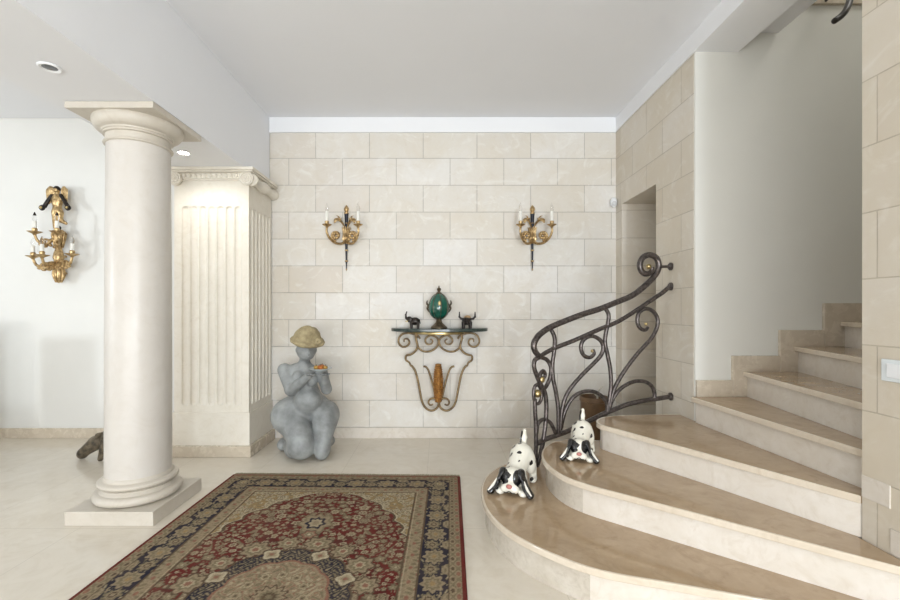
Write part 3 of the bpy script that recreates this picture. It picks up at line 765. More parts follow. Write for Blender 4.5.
# ================================================================== big winged sconce in the left room
t = thing('winged_sconce', 'large gilt wall sconce with winged figure and five candles, left of the column', 'wall light', ((66 - CX) / 111.8, 3.90, 1.60))
lx, lz = t.location.x, 1.60
WL = 3.90
def L(dx, dy, z): return Vector((lx + dx, WL - dy, z))
def zpx(y, Y=3.78): return CH - (y - CY) / F * Y
bm = NB()                                                       # backplate / lower drop
lathe(bm, [(0, zpx(283)), (0.022, zpx(281)), (0.036, zpx(276)), (0.038, zpx(271)), (0.030, zpx(266)), (0.020, zpx(264)), (0.032, zpx(261)), (0.042, zpx(257)), (0.036, zpx(253)), (0.026, zpx(249)), (0.024, zpx(244)), (0.036, zpx(240)), (0.042, zpx(236)), (0.040, zpx(232)), (0.034, zpx(229)), (0.0, zpx(228))], L(0, 0.075, 0) - Vector((0, 0, 0)), 20)
for k in range(9):
    a = k / 9 * 2 * PI
    tube(bm, spl([L(0.02 * math.cos(a), 0.075 + 0.02 * math.sin(a), zpx(282)), L(0.040 * math.cos(a), 0.075 + 0.040 * math.sin(a), zpx(274)), L(0.028 * math.cos(a), 0.075 + 0.028 * math.sin(a), zpx(265))], 4), [0.006, 0.009, 0.005], 6)
    tube(bm, spl([L(0.028 * math.cos(a), 0.075 + 0.028 * math.sin(a), zpx(247)), L(0.045 * math.cos(a), 0.075 + 0.045 * math.sin(a), zpx(235)), L(0.040 * math.cos(a), 0.075 + 0.040 * math.sin(a), zpx(230))], 4), [0.006, 0.010, 0.005], 6)
for z in (1.35, 1.5, 1.7):
    bar(bm, L(0, 0.06, z + 0.12), L(0, 0.0, z + 0.12), 0.012, 8)
obj('body', bm, M['gilt'], t, angle=60)
bm = NB(); ball(bm, L(0, 0.08, zpx(227)), 0.022, 14); obj('globe', bm, M['black_bronze'], t)
def putto(p):
    E, C, sm = SDF.ell, SDF.cap, SDF.smin
    z = lambda y: zpx(y)
    d = E(p, L(-0.005, 0.085, z(200)), (0.045, 0.032, 0.07))
    d = sm(d, E(p, L(-0.004, 0.085, z(210)), (0.040, 0.034, 0.045)), 0.02)
    d = sm(d, C(p, L(-0.018, 0.09, z(212)), L(-0.012, 0.10, z(227)), 0.026, 0.013), 0.012)
    d = sm(d, C(p, L(0.018, 0.08, z(212)), L(0.012, 0.075, z(219)), 0.026, 0.020), 0.012)
    d = sm(d, C(p, L(0.012, 0.075, z(219)), L(0.05, 0.06, z(222)), 0.020, 0.013), 0.012)
    d = sm(d, C(p, L(0, 0.085, z(195)), L(-0.002, 0.085, z(191)), 0.016, 0.014), 0.01)
    d = sm(d, E(p, L(-0.004, 0.09, z(189)), (0.024, 0.026, 0.03)), 0.006)
    for s in (-1, 1):
        d = sm(d, C(p, L(s * 0.035, 0.085, z(195.5)), L(s * 0.075, 0.09, z(202)), 0.015, 0.012), 0.01)
    return d
me = sdf_mesh(putto, L(-0.16, 0.16, zpx(230)), L(0.16, 0.02, zpx(184)), 0.005) if False else sdf_mesh(putto, (lx - 0.16, WL - 0.16, zpx(231)), (lx + 0.16, WL - 0.01, zpx(183)), 0.0048)
obj('winged_figure', me, M['gilt'], t)
bm = NB(); ball(bm, L(-0.004, 0.088, zpx(188.2)), (0.027, 0.027, 0.029), 14); obj('hair', bm, M['black_bronze'], t)
for s in (-1, 1):
    bm = NB()                                                    # wing: overlapping feather blades
    for k in range(6):
        f = k / 5
        tube(bm, spl([L(s * 0.02, 0.075, zpx(198)), L(s * (0.040 + 0.022 * f), 0.085, zpx(191 - 4 * math.sin(PI * f))), L(s * (0.048 + 0.035 * f), 0.09, zpx(188 + 1.5 * f)), L(s * (0.052 + 0.032 * f), 0.09, zpx(194 + 8 * f))], 5), [0.008, 0.014, 0.014, 0.005], 8, flat=(0.5, 1))
    obj('wing', bm, M['gilt'], t, angle=60)
    bm = NB()
    tube(bm, spl([L(s * 0.035, 0.098, zpx(194)), L(s * 0.07, 0.10, zpx(200)), L(s * 0.105, 0.10, zpx(206.5))], 5), [0.014, 0.016, 0.017], 9)
    lathe(bm, [(0, -0.012), (0.021, -0.01), (0.026, 0), (0.021, 0.01), (0.012, 0.011), (0.0, 0.006)], ax=Matrix.Translation(L(s * 0.112, 0.112, zpx(207.5))) @ Matrix.Rotation(PI / 2, 4, 'X'), seg=18)
    o = obj('horn', bm, M['black_bronze'], t); o['label'] = 'dark horn held by the figure'
    bm = NB(); ball(bm, L(s * 0.112, 0.122, zpx(207.5)), 0.012, 10); obj('horn_mouth', bm, M['brass'], t)
for dx, d, yd in ((-0.095, 0.20, 233.2), (0.095, 0.20, 233.2), (-0.165, 0.14, 257.5), (0.0, 0.235, 256.5), (0.165, 0.13, 255.5)):
    Y = WL - d
    z = CH - (yd - CY) / F * Y
    zb = z - 0.075
    bm = NB()
    base = L(0, 0.08, z - 0.09)
    e = L(dx, d, z - 0.012)
    mid = base.lerp(e, 0.5) + Vector((0, 0, -0.035)); q = base.lerp(e, 0.85) + Vector((0, 0, -0.042))
    tube(bm, spl([base, base.lerp(e, 0.25) + Vector((0, 0, 0.03)), mid, q, e], 7), [0.017, 0.015, 0.012, 0.010], 9)
    dv = (e - base); dv.z = 0
    L_ = dv.length; dv = dv.normalized() if L_ > 1e-4 else Vector((0, -1, 0))
    sp = []
    for k in range(22):
        a = k / 21 * 1.4 * 2 * PI; r = 0.038 * (1 - 0.75 * k / 21)
        sp.append(base + dv * (L_ * 0.5 + r * math.cos(a - 1.2)) + Vector((0, 0, 0.018 + r * math.sin(a - 1.2))))
    tube(bm, sp, [0.011, 0.007], 8)
    for k in range(4):
        ball(bm, base + dv * (L_ * (0.15 + 0.2 * k)) + Vector((0, 0, -0.012 + 0.012 * (k % 2))), (0.017, 0.017, 0.014), 8)
    obj('arm', bm, M['gilt'], t, angle=60)
    c = (lx + dx, WL - d, z)
    bm = NB(); lathe(bm, [(0, -0.02), (0.009, -0.018), (0.016, -0.006), (0.040, 0.006), (0.054, 0.014), (0.048, 0.013), (0.020, 0.006), (0.017, 0.016), (0.021, 0.035), (0.015, 0.045), (0, 0.045)], c, 20)
    obj('drip_pan', bm, M['gilt'], t)
    bm = NB(); lathe(bm, [(0, 0.04), (0.015, 0.04), (0.014, 0.10), (0.012, 0.104), (0, 0.104)], c, 18); obj('candle', bm, M['candle_gold'] if 'candle_gold' in M else M['candle'], t)
    bm = NB(); lathe(bm, [(0, 0.102), (0.009, 0.103), (0.0145, 0.116), (0.016, 0.13), (0.012, 0.148), (0.005, 0.163), (0, 0.172)], c, 16)
    obj('bulb', bm, M['bulb'], t)
    if yd < 240:
        bm = NB(); lathe(bm, [(0, 0.150), (0.0125, 0.149), (0.009, 0.162), (0.003, 0.178), (0, 0.182)], c, 14); obj('flame_tip', bm, M['black_bronze'], t)

# ================================================================== dark animal behind the column
o_ = P(103, 455, 3.36); o_.z = 0
t = thing('animal_sculpture', 'dark mottled animal sculpture with lowered head on the floor behind the column', 'sculpture', o_)
def beast(p):
    E, C, sm = SDF.ell, SDF.cap, SDF.smin
    d = E(p, (0.20, 0.02, 0.17), (0.17, 0.075, 0.075))
    d = sm(d, C(p, (0.08, 0.02, 0.17), (-0.05, 0.0, 0.11), 0.062, 0.046), 0.03)
    d = sm(d, C(p, (-0.05, 0.0, 0.11), (-0.125, -0.015, 0.05), 0.050, 0.036), 0.02)
    d = sm(d, E(p, (-0.135, -0.018, 0.035), (0.034, 0.030, 0.032)), 0.015)
    for x, y in ((0.02, -0.05), (0.10, 0.07), (0.26, -0.05), (0.29, 0.07)):
        d = sm(d, C(p, (x + 0.03, y * 0.8, 0.14), (x, y, 0.012), 0.030, 0.018), 0.02)
    return d
M['beast'] = pm('mottled dark stone', (128, 116, 96), 0.3, 0.2, c2=(40, 35, 29), scale=26, bump=0.3)
t.scale = (1.08,) * 3
obj('body', sdf_mesh(beast, (-0.2, -0.12, 0), (0.55, 0.14, 0.30), 0.008), M['beast'], t, world=False)
for s in (-1, 1):
    bm = NB(); tube(bm, spl([(-0.03, s * 0.028, 0.135), (-0.005, s * 0.045, 0.175), (0.03, s * 0.05, 0.195)], 5), [0.012, 0.017, 0.006], 8, flat=(0.5, 1)); obj('ear', bm, M['beast'], t, world=False)
# ================================================================== kneeling statue
SY = 3.44
so = Vector(((306 - CX) / F * SY, SY, 0))
t = thing('kneeling_statue', 'grey stone statue of a kneeling woman in a hat holding a plate', 'statue', so)
def Q(px, py, dy):
    return P(px, py, SY + dy) - so
def statue(p):
    E, C, sm = SDF.ell, SDF.cap, SDF.smin
    # legs: big thighs coming down to the knees in front, shins folded back
    l = C(p, Q(291, 415, 0.0), Q(302, 441, -0.13), 0.131, 0.096)
    l = sm(l, E(p, Q(285.5, 416, 0.02), (0.098, 0.13, 0.116)), 0.06)
    l = sm(l, E(p, Q(301, 449.5, -0.135), (0.102, 0.085, 0.072)), 0.05)
    l = sm(l, C(p, (-0.07, -0.08, 0.072), (-0.185, 0.14, 0.06), 0.070, 0.05), 0.02)
    l = sm(l, E(p, (-0.215, 0.10, 0.055), (0.045, 0.07, 0.05)), 0.02)
    r = C(p, Q(325, 415, 0.0), Q(322.5, 444, -0.10), 0.106, 0.064)
    r = sm(r, E(p, Q(327.5, 416, 0.02), (0.076, 0.12, 0.110)), 0.05)
    r = sm(r, E(p, Q(322, 452, -0.11), (0.056, 0.066, 0.058)), 0.04)
    r = sm(r, C(p, (0.11, -0.05, 0.072), (0.14, 0.18, 0.06), 0.058, 0.045), 0.02)
    legs = sm(l, r, 0.006)
    # trunk
    b = E(p, Q(306, 406, 0.045), (0.190, 0.135, 0.118))
    b = sm(b, E(p, Q(308, 400, -0.075), (0.100, 0.082, 0.088)), 0.05)
    b = sm(b, C(p, Q(308, 394, 0.0), Q(303, 376, 0.01), 0.090, 0.085), 0.05)
    b = sm(b, E(p, Q(302, 371, 0.01), (0.125, 0.072, 0.070)), 0.03)
    b = sm(b, E(p, Q(298, 378, -0.07), (0.050, 0.050, 0.055)), 0.010)
    b = sm(b, E(p, Q(312, 380, -0.075), (0.045, 0.048, 0.055)), 0.010)
    b = sm(b, C(p, Q(304, 367, 0.005), Q(305, 357, -0.01), 0.048, 0.038), 0.025)
    body = sm(b, legs, 0.022)
    # arms
    a = C(p, Q(284.5, 370, 0.0), Q(291, 390, -0.10), 0.054, 0.046)
    a = sm(a, C(p, Q(291, 390, -0.10), Q(309, 376, -0.205), 0.046, 0.026), 0.012)
    a2 = C(p, Q(321, 370, 0.0), Q(326.5, 389, -0.08), 0.048, 0.040)
    a2 = sm(a2, C(p, Q(326.5, 389, -0.08), Q(325, 375, -0.19), 0.040, 0.026), 0.012)
    body = sm(body, a, 0.012); body = sm(body, a2, 0.010)
    # hands under the plate: palms, four fingers and a thumb each
    for (hx, hy, s) in ((311.5, 374.3, 1), (324.5, 374.3, -1)):
        h = E(p, Q(hx, hy, -0.215), (0.030, 0.036, 0.012))
        q = np.array(Q(hx, hy, -0.215))
        for k in range(4):
            u = (k - 1.5) * 0.0155
            a_ = q + np.array((u, -0.02, 0.0)); e_ = q + np.array((u * 1.25 + s * 0.006, -0.062 + 0.010 * abs(k - 1.4), 0.006))
            h = sm(h, C(p, a_, e_, 0.0085, 0.0065), 0.004)
        h = sm(h, C(p, q + np.array((-s * 0.022, 0.0, 0.0)), q + np.array((-s * 0.045, -0.03, 0.008)), 0.010, 0.0075), 0.006)
        body = sm(body, h, 0.008)
    # head, tilted to the plate
    h = E(p, Q(306.2, 350, -0.035), (0.074, 0.078, 0.082))
    h = sm(h, E(p, Q(307, 354, -0.062), (0.050, 0.045, 0.045)), 0.02)
    h = sm(h, C(p, Q(308.5, 349, -0.108), Q(309.2, 353.2, -0.118), 0.007, 0.012), 0.010)          # nose
    h = sm(h, E(p, Q(309, 356.2, -0.108), (0.018, 0.008, 0.005)), 0.006)                           # lips
    for s in (-1, 1):
        h = sm(h, E(p, Q(306.2 + s * 9.4, 350, -0.02), (0.010, 0.018, 0.024)), 0.006)              # ears
    body = sm(body, h, 0.016)
    return np.maximum(body, -p[:, 2])
M['statue'] = pm('grey cast stone', (160, 163, 162), 0.48, c2=(112, 114, 113), scale=9, bump=0.05, detail=6)
me = sdf_mesh(statue, (-0.36, -0.36, -0.004), (0.36, 0.36, 1.0), 0.0075)
o = obj('body', me, M['statue'], t, world=False)
sm_ = o.modifiers.new('smooth', 'SMOOTH'); sm_.factor = 0.5; sm_.iterations = 2
def hat(p):
    E, C, sm = SDF.ell, SDF.cap, SDF.smin
    R_ = Matrix.Rotation(math.radians(10), 4, 'Y') @ Matrix.Rotation(math.radians(14), 4, 'X')
    d = E(p, Q(307.5, 336.5, -0.035), (0.098, 0.095, 0.084))
    br = E(p, Q(307.5, 341, -0.05), (0.131, 0.126, 0.034), R_)
    d = sm(d, br, 0.03)
    wob = 0.004 * np.sin(p[:, 0] * 60 + 3 * np.sin(p[:, 1] * 40)) * np.sin(p[:, 2] * 70)
    d = d + wob
    return np.maximum(d, -(E(p, Q(306.2, 352, -0.035), (0.076, 0.080, 0.092))))
M['hat'] = pm('olive straw hat', (176, 162, 126), 0.8, c2=(136, 122, 90), scale=30, bump=0.35)
obj('hat', sdf_mesh(hat, Q(308, 338, 0) + Vector((-0.2, -0.24, -0.12)), Q(308, 338, 0) + Vector((0.2, 0.16, 0.14)), 0.006), M['hat'], t, world=False)
bm = NB(); hb = Q(318, 341.5, -0.13)
for k in range(7):
    a = k / 7 * 2 * PI
    ball(bm, hb + Vector((0.016 * math.cos(a), 0.0, 0.014 * math.sin(a))), (0.014, 0.010, 0.012), 8)
obj('hat_flower', bm, M['hat'], t, world=False)
# plate and its fruit lie on the hands
pc = Q(320.5, 370.8, -0.235) + so
tp = thing('plate', 'pale grey plate held up on the hands of the kneeling statue', 'plate', pc)
bm = NB(); lathe(bm, [(0, 0), (0.045, 0), (0.055, 0.006), (0.082, 0.016), (0.086, 0.021), (0.080, 0.021), (0.052, 0.011), (0, 0.008)], pc, 40)
M['plate'] = pm('pale glazed plate', (196, 204, 206), 0.25, var=0.08, scale=12); obj('dish', bm, M['plate'], tp)
M['orange'] = pm('orange glaze', (196, 120, 46), 0.4, c2=(150, 78, 30), scale=40); M['yel'] = pm('ochre glaze', (190, 152, 70), 0.45, c2=(150, 112, 48), scale=40)
k = 0
for dx, dy, r, mt, lb in ((-0.028, -0.012, 0.020, 'yel', 'ochre round cake at the left of the statue plate'), (0.006, -0.020, 0.023, 'orange', 'orange round fruit in the middle of the statue plate'), (0.036, -0.006, 0.019, 'yel', 'ochre round cake at the right of the statue plate'), (0.004, 0.026, 0.022, 'orange', 'orange fruit at the back of the statue plate')):
    c = pc + Vector((dx, dy, 0.0095 + r * 0.8))
    q = thing('fruit', lb, 'fruit', (c.x, c.y, c.z - r * 0.8), 'fruit on the statue plate')
    bm = NB(); ball(bm, c, (r, r, r * 0.8), 14); obj('flesh', bm, M[mt], q)
    bm = NB(); tube(bm, [c + Vector((0, 0, r * 0.72)), c + Vector((0.004, 0, r * 0.72 + 0.008))], 0.0022, 6); obj('stalk', bm, M['bronze'], q)

# ================================================================== spotted dogs
def dog_sdf(p):
    E, C, sm = SDF.ell, SDF.cap, SDF.smin
    d = C(p, (0.018, 0.07, 0.155), (0.0, -0.045, 0.095), 0.066, 0.056)
    d = sm(d, E(p, (0.022, 0.088, 0.150), (0.068, 0.060, 0.075)), 0.03)
    d = sm(d, E(p, (0.0, -0.055, 0.075), (0.058, 0.055, 0.060)), 0.03)
    for s in (-1, 1):
        x = 0.022 + s * 0.050
        d = sm(d, E(p, (x, 0.085, 0.105), (0.034, 0.050, 0.058)), 0.02)
        d = sm(d, C(p, (x + s * .008, 0.105, 0.075), (x + s * 0.014, 0.10, 0.025), 0.026, 0.021), 0.015)
        d = sm(d, E(p, (x + s * 0.016, 0.075, 0.018), (0.023, 0.040, 0.019)), 0.012)
        d = sm(d, C(p, (s * 0.045, -0.055, 0.055), (s * 0.066, -0.13, 0.024), 0.028, 0.021), 0.018)
        d = sm(d, E(p, (s * 0.066, -0.155, 0.020), (0.028, 0.036, 0.021)), 0.012)
    d = sm(d, E(p, (-0.005, -0.115, 0.088), (0.064, 0.060, 0.056)), 0.020)
    d = sm(d, E(p, (-0.005, -0.168, 0.054), (0.042, 0.040, 0.032)), 0.016)
    for s in (-1, 1):
        d = sm(d, E(p, (-0.005 + s * 0.026, -0.176, 0.044), (0.028, 0.028, 0.024)), 0.008)
    for a, b, ra, rb in (((0.022, 0.125, 0.20), (0.024, 0.145, 0.25), .018, .016), ((0.024, 0.145, 0.25), (0.026, 0.138, 0.295), .016, .011)):
        d = sm(d, C(p, a, b, ra, rb), 0.012)
    return np.maximum(d, -p[:, 2])
def dog_mat():
    t = NT('white glazed pottery with black spots'); v = t.coord()
    vo = t.n('ShaderNodeTexVoronoi', _feature='F1'); vo.inputs['Scale'].default_value = 17; vo.inputs['Randomness'].default_value = 0.9
    w = t.n('ShaderNodeTexNoise'); w.inputs['Scale'].default_value = 22; t.l(v, w.inputs['Vector'])
    add = t.n('ShaderNodeVectorMath', _operation='MULTIPLY_ADD'); t.l(w.outputs['Color'], add.inputs[0]); add.inputs[1].default_value = (0.03, 0.03, 0.03); t.l(v, add.inputs[2])
    t.l(add.outputs[0], vo.inputs['Vector'])
    sep = t.n('ShaderNodeSeparateColor'); t.l(vo.outputs['Color'], sep.inputs[0])
    th = t.n('ShaderNodeMath', _operation='MULTIPLY_ADD'); t.l(sep.outputs[0], th.inputs[0]); th.inputs[1].default_value = 0.36; th.inputs[2].default_value = 0.02
    lt = t.n('ShaderNodeMath', _operation='LESS_THAN'); t.l(vo.outputs['Distance'], lt.inputs[0]); t.l(th.outputs[0], lt.inputs[1])
    g = t.n('ShaderNodeMath', _operation='GREATER_THAN'); t.l(sep.outputs[0], g.inputs[0]); g.inputs[1].default_value = 0.42
    mu = t.n('ShaderNodeMath', _operation='MULTIPLY'); t.l(lt.outputs[0], mu.inputs[0]); t.l(g.outputs[0], mu.inputs[1])
    t.l(t.mix(mu.outputs[0], lin((236, 232, 218)), lin((30, 28, 27))), t.b.inputs['Base Color'])
    t.set(Roughness=0.18, Coat__Weight=0.4, Coat__Roughness=0.06)
    return t.m
M['dog'] = dog_mat(); M['dog_black'] = pm('black glaze', (26, 25, 25), 0.22, var=0.3, scale=30, coat=0.4)
M['dog_pink'] = pm('pink brown nose glaze', (188, 122, 112), 0.3, var=0.2, scale=30)
M['dog_white'] = pm('white glaze', (236, 232, 220), 0.2, var=0.04, scale=30, coat=0.4)
dl = Vector(((516.5 - CX) / F * 2.47, 2.47, R))
t = thing('dog_figurine', 'white pottery dog with black spots and ears, bowing on the lowest step', 'dog figurine', dl, 'spotted pottery dogs on the steps')
obj('body', sdf_mesh(dog_sdf, (-0.14, -0.23, -0.003), (0.14, 0.19, 0.32), 0.0052), M['dog'], t, world=False)
for s in (-1, 1):
    def ear(p, s=s):
        E, C, sm = SDF.ell, SDF.cap, SDF.smin
        d = E(p, (-0.005 + s * 0.050, -0.118, 0.118), (0.024, 0.036, 0.022), Matrix.Rotation(s * -0.5, 4, 'Y'))
        d = sm(d, E(p, (-0.005 + s * 0.070, -0.134, 0.082), (0.015, 0.042, 0.046), Matrix.Rotation(s * -0.40, 4, 'Y')), 0.018)
        d = sm(d, E(p, (-0.005 + s * 0.092, -0.154, 0.038), (0.017, 0.044, 0.038), Matrix.Rotation(s * -0.75, 4, 'Y')), 0.016)
        d = sm(d, E(p, (-0.005 + s * 0.112, -0.172, 0.018), (0.022, 0.034, 0.018)), 0.014)
        return np.maximum(d, -p[:, 2])
    obj('ear', sdf_mesh(ear, (-0.16, -0.24, -0.003), (0.16, -0.06, 0.16), 0.005), M['dog_black'], t, world=False)
    for du in (0.0,):
        bm = NB(); tube(bm, spl([(-0.005 + s * 0.078, -0.165, 0.090), (-0.005 + s * 0.096, -0.186, 0.058), (-0.005 + s * 0.122, -0.198, 0.026)], 5), [0.003, 0.008, 0.004], 7)
        obj('ear_stripe', bm, M['dog_white'], t, world=False)
    def patch(p, s=s):
        return np.maximum(SDF.ell(p, (-0.005 + s * 0.036, -0.150, 0.098), (0.026, 0.045, 0.045)), dog_sdf(p) - 0.0022)
    obj('eye_patch', sdf_mesh(patch, (-0.08, -0.22, 0.03), (0.08, -0.08, 0.16), 0.0035), M['dog_black'], t, world=False)
bm = NB(); ball(bm, (-0.005, -0.207, 0.066), (0.018, 0.010, 0.013), 12); obj('nose', bm, M['dog_pink'], t, world=False)
bm = NB(); tube(bm, spl([(-0.044, -0.192, 0.034), (-0.024, -0.204, 0.029), (-0.005, -0.206, 0.040), (0.014, -0.204, 0.029), (0.034, -0.192, 0.034)], 5), 0.0025, 6); obj('mouth', bm, M['dog_black'], t, world=False)
bm = NB(); tube(bm, spl([(0.007, 0.128, 0.215), (0.010, 0.140, 0.25), (0.014, 0.136, 0.29)], 4), [0.010, 0.010, 0.007], 8); o = obj('tail_stripe', bm, M['dog_black'], t, world=False)
t.rotation_euler = (0, 0, math.radians(-20)); t.scale = (0.94,) * 3
d2 = dup(t, ((579.5 - CX) / F * 2.53, 2.53, 2 * R), 'smaller white pottery dog with black spots and ears, bowing on the second step', rotz=math.radians(-17), scale=0.80)

# ================================================================== Persian rug
def rug():
    hw, hl, hh = 0.784, 1.275, 0.009
    nu, nv = 360, 590
    u = np.linspace(-hw, hw, nu); v = np.linspace(-hl, hl, nv)
    U, V = np.meshgrid(u, v)
    rng = np.random.RandomState(5)
    wob = 0.003
    U0 = U + wob * np.sin(V * 9 + 1); V0 = V + wob * np.sin(U * 11)
    a, b = np.abs(U0), np.abs(V0)
    d = np.minimum(hw - np.abs(U), hl - np.abs(V))
    C_ = {k: np.array(lin(c)) for k, c in dict(red=(102, 34, 32), dred=(84, 30, 30), navy=(34, 36, 52), tan=(152, 136, 110), ltan=(172, 158, 130), cream=(190, 178, 150),
                                               brown=(92, 76, 60), olive=(124, 113, 88), rose=(142, 100, 82), gold=(156, 132, 92)).items()}
    col = np.empty(U.shape + (3,)); col[:] = C_['tan']
    def put(m, c): col[m] = C_[c]
    def flower(mask, cx, cy, r, cs, pet=8, rot=0.0, X=None, Y=None, sq=1.0):
        X = a if X is None else X; Y = b if Y is None else Y
        dx, dy = (X - cx), (Y - cy) * sq
        rr = np.hypot(dx, dy)
        near = (rr < r * 1.5) & mask
        if not near.any(): return
        th = np.arctan2(dy, dx)
        e = r * (1 + 0.16 * np.cos(pet * th + rot))
        for f, c in zip((1.12, 0.95, 0.66, 0.45, 0.24), cs):
            put(near & (rr < e * f), c)
    # --- field
    fu, fl = hw - 0.28, hl - 0.28
    field = d > 0.28
    vv = [0, .42, .52, .66, .76, .84, .91, .955, .985, 1.0]; ww = [.51, .51, .47, .42, .36, .29, .225, .15, .08, .0]
    wv = np.interp(b, np.array(vv) * 0.985, ww)
    wv = wv + 0.034 * np.abs(np.sin(b * 24 + 0.4)) - 0.018
    red = field & (a < wv)
    put(field, 'gold')
    # spandrels: dense pale arabesque
    arab = np.sin(46 * a + 3.2 * np.sin(31 * b)) * np.sin(44 * b + 3.0 * np.sin(37 * a))
    put(field & (np.abs(arab) < 0.07), 'olive'); put(field & (arab > 0.75), 'ltan')
    SPN = field.copy()
    edge = field & (np.abs(a - wv) < 0.007); 
    for _ in range(420):
        flower(SPN & (a < 0.6), rng.uniform(0, .5), rng.uniform(.4, 1.0), rng.choice([0.010, 0.014, 0.02]), [('olive', 'ltan', 'tan', 'cream', 'rose'), ('brown', 'cream', 'tan', 'olive', 'cream'), ('olive', 'cream', 'ltan', 'tan', 'olive')][rng.randint(3)], 5, rng.uniform(0, 6))
    put(red, 'red')
    vine = np.sin(34 * a + 2.6 * np.sin(21 * b + 1)) + np.sin(30 * b + 2.4 * np.sin(25 * a))
    put(red & (np.abs(vine) < 0.085), 'olive')
    put(red & (np.abs(vine - 1.1) < 0.04), 'tan')
    put(red & (vine < -1.35), 'dred')
    pts = []
    for _ in range(6000):
        x, y = rng.uniform(0, 0.5), rng.uniform(0, 1.0)
        r = rng.choice([0.012, 0.020, 0.029, 0.038], p=[.3, .25, .27, .18])
        if all((x - p[0]) ** 2 + (y - p[1]) ** 2 > (0.84 * (r + p[2]) + 0.003) ** 2 for p in pts): pts.append((x, y, r))
    for x, y, r in pts:
        cs = [('dred', 'tan', 'ltan', 'olive', 'tan'), ('dred', 'ltan', 'tan', 'brown', 'ltan'), ('brown', 'olive', 'tan', 'olive', 'ltan'), ('dred', 'tan', 'brown', 'tan', 'olive')][rng.randint(4)]
        flower(red, x, y, r * 0.9, cs, rng.choice([5, 6, 8]), rng.uniform(0, 6), sq=rng.uniform(0.8, 1.35))
    put(edge, 'brown'); put(field & (np.abs(a - wv - 0.011) < 0.004), 'cream')
    # pendants above and below the medallion
    for cy, r in ((0.60, 0.075),):
        flower(red, 0, cy, r, ('olive', 'tan', 'navy', 'ltan', 'tan'), 7, 0.8, X=a, Y=b, sq=0.8)
        flower(red, 0, cy - 0.12, 0.038, ('brown', 'rose', 'tan', 'olive', 'cream'), 6, 0, sq=1)
    # --- medallion
    rr = np.hypot(U0 * 1.0, V0 * 0.93); th = np.arctan2(V0 * 0.93, U0)
    sc = lambda n, amp: 1 + amp * np.abs(np.cos(n * th / 2))
    for k in range(16):                                           # ring of large palmettes on the red
        A_ = k * PI / 8 + PI / 16
        flower(red, 0.375 * math.cos(A_), 0.375 * math.sin(A_) / 0.93, 0.060 if k % 2 else 0.05, ('brown', 'tan', 'olive', 'ltan', 'rose'), 7, k, X=U0, Y=V0)
    put(rr < 0.315 * sc(16, 0.05), 'brown')
    put(rr < 0.306 * sc(16, 0.05), 'navy')
    nv_ = np.sin(115 * U0 + 3 * np.sin(75 * V0)) * np.sin(110 * V0 + 3 * np.sin(80 * U0))
    put((rr < 0.30 * sc(16, 0.05)) & (np.abs(nv_) > 0.45), 'olive'); put((rr < 0.30) & (nv_ > 0.72), 'tan')
    for k in range(8):
        A_ = k * PI / 4 + PI / 8
        flower(rr < 0.36, 0.298 * math.cos(A_), 0.298 * math.sin(A_) / 0.93, 0.040, ('brown', 'cream', 'ltan', 'tan', 'rose'), 4, A_, X=U0, Y=V0)
    put(rr < 0.224 * sc(12, 0.06), 'rose'); put(rr < 0.214 * sc(12, 0.06), 'tan')
    inn = rr < 0.205 * sc(12, 0.06)
    av = np.sin(75 * U0 + 2.5 * np.sin(60 * V0)) * np.sin(75 * V0 + 2.5 * np.sin(60 * U0))
    put(inn & (av > 0.5), 'ltan'); put(inn & (av < -0.6), 'olive'); put(inn & (np.abs(av) < 0.05), 'rose')
    for k in range(12):
        A_ = k * PI / 6
        flower(inn, 0.135 * math.cos(A_), 0.135 * math.sin(A_) / 0.93, 0.022, ('olive', 'ltan', 'tan', 'olive', 'brown'), 6, k, X=U0, Y=V0)
    flower(inn, 0, 0, 0.062, ('brown', 'tan', 'olive', 'brown', 'olive'), 12, 0, X=U0, Y=V0)
    # --- borders
    along = np.where(hw - np.abs(U) < hl - np.abs(V), V, U); half = np.where(hw - np.abs(U) < hl - np.abs(V), hl, hw)
    nx = 0.2
    m = (d > 0.205) & (d <= 0.28); put(m, 'tan')
    put(m & (np.sin(along * 2 * PI / 0.05) * np.sin((d - 0.205) * 2 * PI / 0.06 + 2 * np.sin(along * 60)) > 0.35), 'olive')
    put(m & (np.sin(along * 2 * PI / 0.1 + 1) * np.cos((d - 0.243) * 90) > 0.72), 'rose')
    put((np.abs(d - 0.28) < 0.004) | (np.abs(d - 0.207) < 0.005), 'brown'); put(np.abs(d - 0.271) < 0.003, 'ltan')
    s_ = along / nx * PI
    lob = 0.075 + 0.034 * np.clip(1.6 * np.cos(2 * s_) - 0.3, 0, 1)
    m = (d > lob) & (d <= 0.203); put((d > 0.072) & (d <= 0.203), 'tan'); put((d > 0.072) & (d <= lob) & (np.sin(d * 260) * np.sin(along * 90) > 0.3), 'olive'); put(m, 'navy')
    vd = 0.139 + 0.030 * np.sin(s_)
    put(m & (np.abs(d - vd) < 0.0065), 'olive')
    put(m & (np.abs(d - (0.139 - 0.036 * np.sin(s_ + 0.5))) < 0.0045), 'tan')
    sm2 = np.sin(95 * d + 3 * np.sin(along * 33)) * np.sin(along * 75 + 2.0 * np.sin(d * 80))
    put(m & (sm2 > 0.62), 'olive'); put(m & (sm2 > 0.88), 'ltan')
    for k in range(-14, 15):
        for cy, r, cs in ((0.142, 0.050, ('navy', 'tan', 'olive', 'tan', 'gold')) if k % 2 else (0.155, 0.036, ('navy', 'olive', 'tan', 'brown', 'tan')),):
            flower(m & (np.abs(along) < half - 0.08), cy, k * nx / 2, r, cs, 8, 0.4, X=d, Y=along, sq=0.85)
